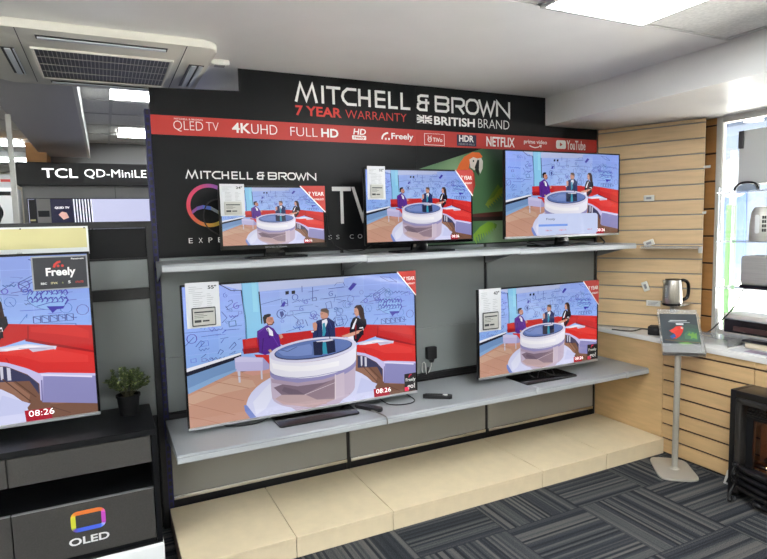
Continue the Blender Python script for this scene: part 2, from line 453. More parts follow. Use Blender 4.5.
# ------------------------------------------------------------------ outside the window
struct(M().box(-30, 60, -40, -6.22, -0.25, -0.15).build('ground_bounce', mat('pale bounce ground', rgb(200, 196, 188), 0.9, noise=0.06, scale=2)))  # unseen pale ground, added to bounce sunlight onto the ceiling
struct(M().box(3.75, 60, -6.2, 40, -0.25, -0.15).build('ground_pavement', mat('pale bounce pavement', rgb(190, 186, 178), 0.9, noise=0.06, scale=2)))  # out of view, kept pale to throw sunlight up through the window
t = thing('canopy', 'cream canopy soffit outside above the window', 'canopy', (3.9, -4, 2.35))
M().box(3.86, 4.7, -1.6, 5, 2.30, 2.45).build('soffit', m_cream2, t)
q = M()
q.lathe([(0.0, 0.0), (0.07, 0.0), (0.07, -0.012), (0.0, -0.012)], (4.75, -0.15, 2.30), 20)
q.build('downlight', m_silver, t)
t = thing('building', 'pale shop building across the street seen through the window', 'building', (15, 3, -0.15))
M().box(15.0, 19, 2, 26, -0.15, 3.9).build('wall', mat('blue grey render', rgb(84, 92, 106), 0.8, noise=0.05, scale=1.5), t)
M().box(14.9, 19, 2, 26, 3.9, 6.4).build('slate_roof', mat('blue slate', rgb(44, 52, 66), 0.9, noise=0.15, scale=6), t)
for k in range(6):
    M().box(14.95, 15.0, 1.0 + k * 2.6, 2.7 + k * 2.6, 0.3, 2.3).build('shop_window', mat('shop window blue', rgb(58, 74, 104), 0.3), t)
t = thing('street_post', 'pale green post outside the window glass', 'post', (4.3, -0.28, -0.15))
M().box(4.28, 4.34, -0.30, -0.25, -0.15, 1.62, 0.004).build('post', mat('pale green paint', rgb(76, 116, 70), 0.5), t)
M().box(4.26, 4.36, -0.32, -0.23, -0.15, -0.10, 0.004).build('foot', m_silver, t)
t = thing('street_sign', 'round white street sign with red ring beyond the window', 'sign', (5.8, 0.66, -0.15))
M().tube([(5.84, 0.70, -0.15), (5.84, 0.70, 2.2)], 0.03).build('pole', m_silver, t)
o = M().lathe([(0.0, 0.0), (0.20, 0.0), (0.20, 0.012), (0.0, 0.012)], n=32).build('disc', mat('grey white sign face', rgb(120, 122, 128), .6), t, False)
o.matrix_local = Matrix.Translation((-0.02, 0, 2.07)) @ Matrix.Rotation(-PI / 2, 4, 'Y')
q = M(); q.tube([(0.17 * math.cos(a * PI / 16), 0.17 * math.sin(a * PI / 16), 0.013) for a in range(32)], 0.022, 6, closed=True)
o2 = q.build('red_ring', mat('dark red sign ring', rgb(120, 16, 16), .6), t, False); o2.matrix_local = o.matrix_local.copy()

# ------------------------------------------------------------------ air conditioner and sensor in the ceiling
t = thing('air_conditioner', 'cream square cassette air conditioner set in the ceiling', 'air conditioner', (0.05, 0.06, 2.354))
q = M(); q.prism(rrect(-0.43, 0.505, -0.405, 0.525, 0.06), 'xy', 2.318, 2.353, 0.012); q.build('cover', m_acw, t)
M().box(-0.222, 0.328, -0.155, 0.352, 2.3172, 2.3185).build('recess', m_dark, t)
q = M()
for k in range(34):
    x = -0.222 + 0.55 * k / 33; q.box(x - 0.0014, x + 0.0014, -0.155, 0.352, 2.3152, 2.3170)
for k in range(5):
    y = -0.155 + 0.507 * k / 4; q.box(-0.222, 0.328, y - 0.0025, y + 0.0025, 2.3145, 2.3170)
q.build('intake_grille', mat('grey grille plastic', rgb(150, 148, 140), .5), t)
q = M()
for (a, b, c, d) in ((-0.225, 0.331, -0.165, -0.155), (-0.225, 0.331, 0.352, 0.362), (-0.235, -0.222, -0.165, 0.362), (0.328, 0.341, -0.165, 0.362)): q.box(a, b, c, d, 2.309, 2.3185, 0.002, 1)
q.build('grille_frame', m_acw, t)
for (a, b, c, d) in ((-0.20, 0.30, -0.335, -0.285), (-0.20, 0.30, 0.42, 0.47), (-0.345, -0.295, -0.12, 0.32), (0.415, 0.485, -0.12, 0.32)):
    M().box(a, b, c, d, 2.3165, 2.3182).build('air_slot', m_matt, t)
    q = M()
    if b - a > d - c: q.box(a + 0.006, b - 0.006, c + 0.012, c + 0.034, 2.309, 2.316, 0.003)
    else: q.box(a + 0.012, a + 0.036, c + 0.006, d - 0.006, 2.309, 2.316, 0.003); q.box(a + 0.046, b - 0.003, c + 0.006, d - 0.006, 2.309, 2.316, 0.003)
    q.build('vane', m_vane, t)
for x in (-0.262, 0.372): M().box(x - 0.0015, x + 0.0015, -0.40, 0.47, 2.3168, 2.318).build('seam', m_inkd, t)
t = thing('ceiling_sensor', 'small grey sensor on the ceiling beside the air conditioner', 'sensor', (0.565, -0.105, 2.354))
M().box(0.515, 0.605, -0.135, -0.075, 2.328, 2.354, 0.006).build('case', m_wplastic, t)
M().box(0.535, 0.585, -0.125, -0.088, 2.325, 2.329, 0.001).build('lens', m_grey, t)

# ------------------------------------------------------------------ shelving frame behind the televisions
t = thing('shelving_unit', 'grey steel shelving wall with black and blue slotted upright, behind the televisions', 'shelving', (1.7, 0.03, 0.0))
for x in (1.219, 2.219, 3.190):
    M().box(x - 0.010, x + 0.010, 0.004, 0.055, 0.0, 2.15, 0.001, 1).build('upright', m_dark, t)
M().box(0.2115, 0.2355, -0.004, 0.055, 0.0, 2.12, 0.001, 1).build('upright', m_blue, t)['label'] = 'blue slotted upright'
q = M()
for k in range(56): q.box(0.2165, 0.2300, -0.0052, -0.0036, 0.03 + k * 0.0375, 0.054 + k * 0.0375)
q.build('slot_row', m_dark, t)
xs = [(0.238, 1.207), (1.231, 2.207), (2.231, 3.178)]
for a, b in xs:
    M().box(a, b, 0.0, 0.012, 0.602, 0.884, 0.0015, 1).build('back_panel', m_grey, t)
    M().box(a, b, 0.0, 0.012, 0.886, 1.392, 0.0015, 1).build('back_panel', m_grey, t)
    M().box(a, b, 0.0, 0.012, 0.158, 0.545, 0.0015, 1).build('kick_panel', m_kick, t)
    M().box(a, b, -0.006, 0.010, 0.136, 0.157, 0.003, 2).build('chrome_strip', m_chrome, t)
M().box(0.236, 3.18, 0.014, 0.05, 0.0, 2.15).build('backing', m_dark, t)
# ------------------------------------------------------------------ shelves
def shelf(x0, x1, d, z, label, group, thick=0.036, first=None):
    r = thing('display_shelf', label, 'shelf', ((x0 + x1) / 2, 0, z), 0, group)
    w = (x1 - x0) / 2 - 0.001
    prof = [(-0.0095, 0.0), (-0.0095, -0.030), (-d + 0.02, -0.030), (-d + 0.012, -thick), (-d + 0.004, -thick), (-d, -thick + 0.006), (-d, -0.007), (-d + 0.007, 0.0)]
    q = M(); q.prism([(y, zz) for y, zz in prof], 'yz', -w, w, 0.001); q.build('shelf_board', m_shelf, r, False)
    q = M(); q.box(-w, w, -d - 0.0025, -d + 0.001, -thick + 0.004, -0.012, 0.001, 1); q.build('price_rail', m_lip, r, False)
    for s_ in (-1, 1):
        q = M(); q.prism([(-0.0095, -0.0305), (-d + 0.05, -0.0305), (-0.0095, -0.10)], 'yz', s_ * (w - 0.004) - 0.002, s_ * (w - 0.004) + 0.002); q.build('bracket', m_shelf, r, False)
    return r
shelf(0.218, 1.219, 0.345, 1.378, 'upper grey shelf at left, under the smallest television', 'upper row of grey shelves')
shelf(1.219, 2.219, 0.345, 1.373, 'upper grey shelf in the middle, under the television beside the parrot picture', 'upper row of grey shelves')
shelf(2.219, 3.203, 0.345, 1.368, 'upper grey shelf at right, reaching the slotted wood panel', 'upper row of grey shelves')
shelf(0.218, 1.219, 0.532, 0.566, 'lower grey shelf at left, under the largest wall display television', 'lower row of grey shelves', 0.038)
shelf(1.219, 2.219, 0.500, 0.553, 'lower grey shelf in the middle carrying a remote control', 'lower row of grey shelves', 0.038)
shelf(2.219, 3.192, 0.470, 0.541, 'lower grey shelf at right, ending against the beech panel', 'lower row of grey shelves', 0.038)

# ------------------------------------------------------------------ beige plinth
names = ['beige plinth block nearest the black cabinet', 'beige plinth block second from the black cabinet', 'widest beige plinth block, in the middle of the plinth',
         'beige plinth block second from the beech counter', 'beige plinth block touching the beech counter']
ex = [0.212, 0.709, 1.211, 2.175, 2.682, 3.197]
for k in range(5):
    a, b = ex[k] + 0.0019, ex[k + 1] - 0.0019
    t = thing('plinth_block', names[k], 'plinth', ((a + b) / 2, -0.3, 0.0), 0, 'beige plinth blocks under the shelves')
    M().box(a, b, -0.595, -0.016, 0.088, 0.102, 0.0015, 1).build('top_board', m_beige, t)
    M().box(a, b, -0.590, -0.576, 0.0, 0.0860, 0.0008, 1).build('fascia', m_beige, t)
    M().box(a - 0.0015, b + 0.0015, -0.575, -0.02, 0.0, 0.0870).build('core', m_slot, t)

# ------------------------------------------------------------------ black sign board
sg = thing('sign_board', 'tall black sign board with white lettering, a red band and a parrot picture', 'sign', (1.7, -0.004, 1.394))
q = M(); q.prism([(0.236, 1.396), (1.7145, 1.396), (1.7145, 2.352), (0.672, 2.352), (0.672, 2.238), (0.236, 2.222)], 'xz', -0.008, 0.0); q.build('board', m_black, sg)
q = M(); q.prism([(1.7155, 1.396), (3.186, 1.396), (3.186, 2.166), (2.714, 2.168), (2.714, 2.352), (1.7155, 2.352)], 'xz', -0.008, 0.0); q.build('board', m_black, sg)
M().box(0.2365, 1.7145, -0.0094, -0.0078, 2.0, 2.0935).build('red_band', m_red, sg)
M().box(1.7155, 3.186, -0.0094, -0.0078, 2.0, 2.0935).build('red_band', m_red, sg)
YS = -0.0095
GL = {
 'M': [[(0, 0), (.22, 1), (.5, .12), (.8, 1), (1, 0)]], 'I': [[(.5, 0), (.5, 1)]], 'T': [[(0, .93), (1, .93)], [(.5, 0), (.5, .9)]],
 'C': [[(1, .93), (.35, .93), (.08, .72), (.0, .5), (.08, .28), (.35, .07), (1, .07)]],
 'H': [[(.06, 0), (.06, 1)], [(.90, 0), (.90, 1)], [(.06, .5), (.9, .5)]],
 'E': [[(1, .93), (.06, .93)], [(1, .5), (.1, .5)], [(1, .07), (.06, .07)], [(.06, 0), (.06, 1)]], 'L': [[(.06, 1), (.06, .07), (1, .07)]],
 '&': [[(.9, .93), (.3, .93), (.12, .85), (.12, .62), (.3, .52), (.95, .52)], [(.3, .5), (.08, .4), (.05, .18), (.22, .07), (.72, .07), (.72, .75)]],
 'B': [[(.06, .07), (.06, .93), (.8, .93), (.95, .84), (.95, .62), (.8, .52), (.95, .4), (.95, .18), (.8, .07), (.02, .07)], [(.1, .52), (.8, .52)]],
 'R': [[(.06, 0), (.06, .93), (.78, .93), (.97, .82), (.97, .58), (.78, .46), (.3, .46)], [(.55, .46), (.97, 0)]],
 'O': [[(.3, .07), (.7, .07), (.92, .22), (1, .5), (.92, .78), (.7, .93), (.3, .93), (.08, .78), (0, .5), (.08, .22), (.3, .07)]],
 'W': [[(0, 1), (.27, .04), (.5, .8), (.73, .04), (1, 1)]], 'N': [[(.05, 0), (.05, .97), (.95, .03), (.95, 1)]]}
LAY = [('M', 0, .082), ('I', .097, .117), ('T', .122, .18), ('C', .188, .248), ('H', .257, .309), ('E', .330, .374), ('L', .390, .430), ('L', .446, .488),
       ('&', .521, .582), ('B', .607, .676), ('R', .690, .754), ('O', .765, .828), ('W', .832, .917), ('N', .925, 1.0)]
def strokes(name, x0, x1, z0, z1, w):
    q = M()
    for ch, a, b in LAY:
        xa, xb = x0 + a * (x1 - x0), x0 + b * (x1 - x0)
        for pl in GL[ch]: q.strip([(xa + p[0] * (xb - xa), z0 + p[1] * (z1 - z0)) for p in pl], w, YS - 0.0012, t=0.0011)
    return q.build(name, m_white, sg)
strokes('brand_lettering', 0.975, 2.415, 2.206, 2.302, 0.0150)
strokes('brand_lettering', 0.386, 1.074, 1.787, 1.826, 0.0066)
text('7 YEAR', 0.970, 1.238, 2.133, 2.187, YS, m_redt, 'warranty_lettering', sg, 0.024)
text('WARRANTY', 1.262, 1.651, 2.135, 2.181, YS, m_redt, 'warranty_lettering', sg, -0.012)
text('BRITISH', 1.842, 2.140, 2.129, 2.181, YS, m_white, 'british_lettering', sg, 0.024)
text('BRAND', 2.166, 2.410, 2.129, 2.184, YS, m_white, 'british_lettering', sg, -0.015)
# flag in black and white
q = M()
q.box(1.722, 1.827, YS - .0006, YS, 2.134, 2.182); fl_ = q.build('flag', m_white, sg)
q = M(); fx, fz = 1.7745, 2.158
for sx_ in (-1, 1):
    for sz_ in (-1, 1):
        q.prism([(fx + sx_ * .012, fz + sz_ * .0235), (fx + sx_ * .040, fz + sz_ * .0235), (fx + sx_ * .012, fz + sz_ * .0115)], 'xz', YS - .0012, YS - .0005)
        q.prism([(fx + sx_ * .052, fz + sz_ * .0085), (fx + sx_ * .052, fz + sz_ * .0185), (fx + sx_ * .028, fz + sz_ * .0085)], 'xz', YS - .0012, YS - .0005)
q.strip([(fx - .050, fz), (fx + .050, fz)], .003, YS - .0014); q.strip([(fx, fz - .022), (fx, fz + .022)], .004, YS - .0014)
q.build('flag_pattern', m_black, fl_)
text('MITCHELL & BROWN', .345, .481, 2.0755, 2.0835, YS, m_white, 'band_lettering', sg)
text('QLED', .340, .482, 2.018, 2.071, YS, m_white, 'band_lettering', sg, -0.015)
text('TV', .497, .559, 2.029, 2.071, YS, m_white, 'band_lettering', sg, -0.015)
text('4K', .626, .722, 2.025, 2.076, YS, m_white, 'band_lettering', sg, 0.022)
text('UHD', .726, .865, 2.024, 2.074, YS, m_white, 'band_lettering', sg, -0.012)
text('FULL', .937, 1.091, 2.023, 2.070, YS, m_white, 'band_lettering', sg, -0.015)
text('HD', 1.113, 1.215, 2.024, 2.071, YS, m_white, 'band_lettering', sg, 0.026)
text('HD', 1.305, 1.385, 2.047, 2.080, YS, m_white, 'band_lettering', sg, 0.02, shear=0.15)
q = M(); q.prism(rrect(1.298, 1.385, 2.019, 2.042, .004), 'xz', YS - .0008, YS); q.build('band_logo', m_white, sg)
text('ready', 1.308, 1.376, 2.021, 2.040, YS - .001, m_red, 'band_lettering', sg, 0.02)
q = M(); q.strip([(1.486, 2.028), (1.490, 2.044), (1.500, 2.056), (1.514, 2.063), (1.527, 2.066)], .010, YS - .001)
for x_ in (1.511, 1.532): q.prism(ellipse(x_, 2.031, .0062, .0068, 12), 'xz', YS - .001, YS)
q.build('band_logo', m_white, sg)
text('Freely', 1.548, 1.695, 2.022, 2.067, YS, m_white, 'band_lettering', sg, 0.02)
q = M(); q.strip([(1.772, 2.008), (1.772, 2.074), (1.795, 2.074)], .0025, YS - .001); q.strip([(1.890, 2.074), (1.912, 2.074), (1.912, 2.008), (1.772, 2.008)], .0025, YS - .001)
q.strip(ellipse(1.808, 2.040, .012, .014, 16), .004, YS - .001, closed=True); q.prism(ellipse(1.804, 2.043, .003, .003, 8), 'xz', YS - .001, YS); q.prism(ellipse(1.812, 2.043, .003, .003, 8), 'xz', YS - .001, YS)
q.strip([(1.799, 2.055), (1.797, 2.064)], .003, YS - .001); q.strip([(1.817, 2.055), (1.819, 2.064)], .003, YS - .001); q.build('band_logo', m_white, sg)
text('powered by', 1.800, 1.886, 2.0715, 2.0785, YS, m_white, 'band_lettering', sg)
text('TiVo', 1.830, 1.898, 2.028, 2.052, YS, m_white, 'band_lettering', sg, 0.012)
m_navyp = mat('navy print', rgb(34, 36, 66), 0.5, noise=0.4, scale=30)
q = M(); q.prism(rrect(2.004, 2.150, 2.010, 2.080, .002), 'xz', YS - .0006, YS); q.build('band_logo', m_navyp, sg)
text('HDR', 2.020, 2.130, 2.036, 2.076, YS - .0007, m_white, 'band_lettering', sg, 0.025)
text('HDR10 HLG', 2.018, 2.136, 2.016, 2.027, YS - .0007, m_ink, 'band_lettering', sg)
text('NETFLIX', 2.228, 2.454, 2.016, 2.077, YS, m_white, 'band_lettering', sg, 0.02)
text('prime video', 2.531, 2.727, 2.038, 2.072, YS, m_white, 'band_lettering', sg, 0.012)
q = M(); q.strip([(2.577, 2.034), (2.595, 2.026), (2.622, 2.021), (2.650, 2.025), (2.672, 2.035)], .006, YS - .001); q.prism([(2.660, 2.040), (2.681, 2.040), (2.676, 2.020)], 'xz', YS - .001, YS); q.build('band_logo', m_white, sg)
q = M(); q.prism(rrect(2.808, 2.896, 2.021, 2.079, .014), 'xz', YS - .0008, YS); q.build('band_logo', m_white, sg)
q = M(); q.prism([(2.842, 2.037), (2.842, 2.063), (2.866, 2.050)], 'xz', YS - .0014, YS - .0009); q.build('band_logo', m_red, sg)
text('YouTube', 2.903, 3.077, 2.018, 2.081, YS, m_white, 'band_lettering', sg, 0.012)
# coloured ring of the big letter Q, its tail, and the following letters
def ramp(t, st):
    for (a, ca), (b, cb) in zip(st, st[1:]):
        if t <= b:
            k = (t - a) / (b - a); return tuple(lin(ca[i] + (cb[i] - ca[i]) * k) for i in range(3)) + (1,)
    return tuple(lin(x) for x in st[-1][1]) + (1,)
it = []
rst = [(0, (98, 92, 190)), (.22, (150, 70, 150)), (.32, (206, 64, 110)), (.5, (226, 66, 92)), (.62, (222, 92, 66)), (.75, (200, 150, 60)), (.86, (190, 180, 70)), (1, (98, 92, 190))]
cx, cz = .492, 1.652
for k in range(72):
    a0, a1 = 2 * PI * k / 72, 2 * PI * (k + 1) / 72
    it.append((ramp((k + .5) / 72, rst), [(cx + R_ * .112 * math.cos(a), cz + R_ * .110 * math.sin(a)) for R_, a in ((1, a0), (1, a1), (.83, a1), (.83, a0))]))
tail = [(.405, 1.619), (.43, 1.638), (.46, 1.646), (.50, 1.639), (.535, 1.618), (.57, 1.59), (.60, 1.56)]
for k, (p, p2) in enumerate(zip(tail, tail[1:])):
    c_ = ramp(k / 5, [(0, (140, 70, 150)), (.4, (80, 110, 200)), (.7, (150, 150, 110)), (1, (200, 180, 60))])
    it.append((c_, [(p[0], p[1] + .008), (p2[0], p2[1] + .008), (p2[0], p2[1] - .010), (p[0], p[1] - .010)]))
build_cols('ring_logo', colour_polys(it, lambda p, k: (p[0], YS - .0004 - k * 4e-6, p[1])), m_colour, sg, True)
text('L', .66, .75, 1.544, 1.752, YS, m_white, 'big_lettering', sg, -0.015); text('E', .80, .89, 1.544, 1.752, YS, m_white, 'big_lettering', sg, -0.015); text('D', .94, 1.06, 1.544, 1.752, YS, m_white, 'big_lettering', sg, -0.015)
text('T', 1.165, 1.280, 1.544, 1.752, YS, m_white, 'big_lettering', sg, -0.005); text('V', 1.283, 1.415, 1.544, 1.752, YS, m_white, 'big_lettering', sg, -0.005)
xx = .382
for ch in 'EXPERIENCE': text(ch, xx, xx + .019, 1.463, 1.488, YS, m_white, 'slogan_lettering', sg, -0.01); xx += .0485
xx = .93
for ch in 'ENDLE': text(ch, xx, xx + .019, 1.460, 1.484, YS, m_white, 'slogan_lettering', sg, -0.01); xx += .042
for ch, a, b in (('S', 1.135, 1.155), ('S', 1.182, 1.201), ('C', 1.265, 1.289), ('O', 1.315, 1.343), ('L', 1.372, 1.386), ('O', 1.42, 1.448), ('U', 1.48, 1.503), ('R', 1.53, 1.552)):
    text(ch, a, b, 1.457, 1.481, YS, m_white, 'slogan_lettering', sg, -0.01)
# parrot picture printed on the right half
def print_green():
    m = bpy.data.materials.new('blurred green leaves print'); m.use_nodes = True
    nt = m.node_tree; b = nt.nodes['Principled BSDF']; L = nt.links.new
    tc = nt.nodes.new('ShaderNodeTexCoord'); n = nt.nodes.new('ShaderNodeTexNoise'); n.inputs['Scale'].default_value = 2.2; n.inputs['Detail'].default_value = 0
    L(tc.outputs['Object'], n.inputs['Vector']); r = nt.nodes.new('ShaderNodeValToRGB'); e = r.color_ramp.elements
    r.color_ramp.interpolation = 'EASE'; e[0].position = .28; e[0].color = rgb(36, 58, 44); e[1].position = .74; e[1].color = rgb(140, 172, 128)
    x = e.new(.5); x.color = rgb(72, 112, 74)
    L(n.outputs['Fac'], r.inputs[0]); L(r.outputs[0], b.inputs['Base Color']); b.inputs['Roughness'].default_value = .45
    return m
q = M(); q.prism([(1.717, 1.400), (3.184, 1.400), (3.184, 1.998), (2.19, 1.998), (1.717, 1.858)], 'xz', -.0090, -.0079); q.build('parrot_picture', print_green(), sg)
def c3(r, g, b): return (lin(r), lin(g), lin(b), 1)
PAR = [
 (c3(84, 40, 34), [1.8, 1.566, 2.129, 1.588, 2.237, 1.595, 2.379, 1.604, 2.6, 1.61, 2.6, 1.55, 2.379, 1.546, 2.252, 1.554, 2.129, 1.546, 1.8, 1.53]), (c3(40, 24, 22), [1.8, 1.55, 2.129, 1.567, 2.379, 1.568, 2.6, 1.57, 2.6, 1.54, 2.379, 1.542, 2.129, 1.541, 1.8, 1.528]),
 (c3(180, 48, 34), [1.93, 1.80, 2.02, 1.87, 2.09, 1.88, 2.132, 1.843, 2.139, 1.769, 2.10, 1.66, 2.03, 1.58, 1.95, 1.62, 1.91, 1.70]), (c3(40, 70, 140), [1.90, 1.72, 1.97, 1.68, 2.02, 1.58, 1.98, 1.47, 1.92, 1.45, 1.89, 1.58]),
 (c3(222, 104, 40), [1.97, 1.80, 1.992, 1.847, 2.022, 1.902, 2.059, 1.945, 2.119, 1.975, 2.172, 1.974, 2.197, 1.95, 2.179, 1.933, 2.104, 1.928, 2.088, 1.867, 2.125, 1.83, 2.028, 1.829]),
 (c3(226, 214, 206), [2.096, 1.928, 2.126, 1.944, 2.156, 1.936, 2.148, 1.893, 2.136, 1.861, 2.103, 1.879]), (c3(210, 206, 200), [2.156, 1.936, 2.187, 1.941, 2.2, 1.919, 2.197, 1.875, 2.178, 1.841, 2.166, 1.868, 2.16, 1.893]),
 (c3(24, 22, 24), [2.136, 1.88, 2.156, 1.925, 2.172, 1.93, 2.168, 1.868, 2.168, 1.825, 2.148, 1.849]), (c3(20, 20, 20), [2.122, 1.926, 2.132, 1.926, 2.132, 1.914, 2.122, 1.914]),
 (c3(126, 140, 40), [2.214, 1.644, 2.253, 1.694, 2.333, 1.751, 2.373, 1.764, 2.372, 1.732, 2.3, 1.681, 2.237, 1.631]), (c3(92, 120, 40), [2.23, 1.669, 2.269, 1.719, 2.317, 1.776, 2.333, 1.757, 2.285, 1.694]),
 (c3(118, 158, 48), [2.12, 1.456, 2.174, 1.505, 2.236, 1.536, 2.28, 1.528, 2.275, 1.49, 2.22, 1.466, 2.158, 1.455, 2.124, 1.412]), (c3(96, 140, 50), [2.283, 1.528, 2.307, 1.515, 2.299, 1.49, 2.28, 1.496])]
it = [(c, [(p[i], p[i + 1]) for i in range(0, len(p), 2)]) for c, p in PAR]
for k in range(9):       # fern leaflets
    x_, z_ = 2.13 + k * .018, 1.44 + k * .010
    it.append((c3(112 + 4 * (k % 3), 156, 50), [(x_, z_), (x_ + .012, z_ - .004), (x_ + .016, z_ - .045), (x_ + .004, z_ - .03)]))
    x_, z_ = 2.22 + k * .017, 1.65 + k * .012
    it.append((c3(132, 146 - 6 * (k % 2), 46), [(x_, z_), (x_ + .012, z_ + .002), (x_ + .030, z_ - .030), (x_ + .014, z_ - .022)]))
build_cols('parrot_print', colour_polys(it, lambda p, k: (p[0], -.0092 - k * 8e-6, p[1])), m_colour, sg, True)

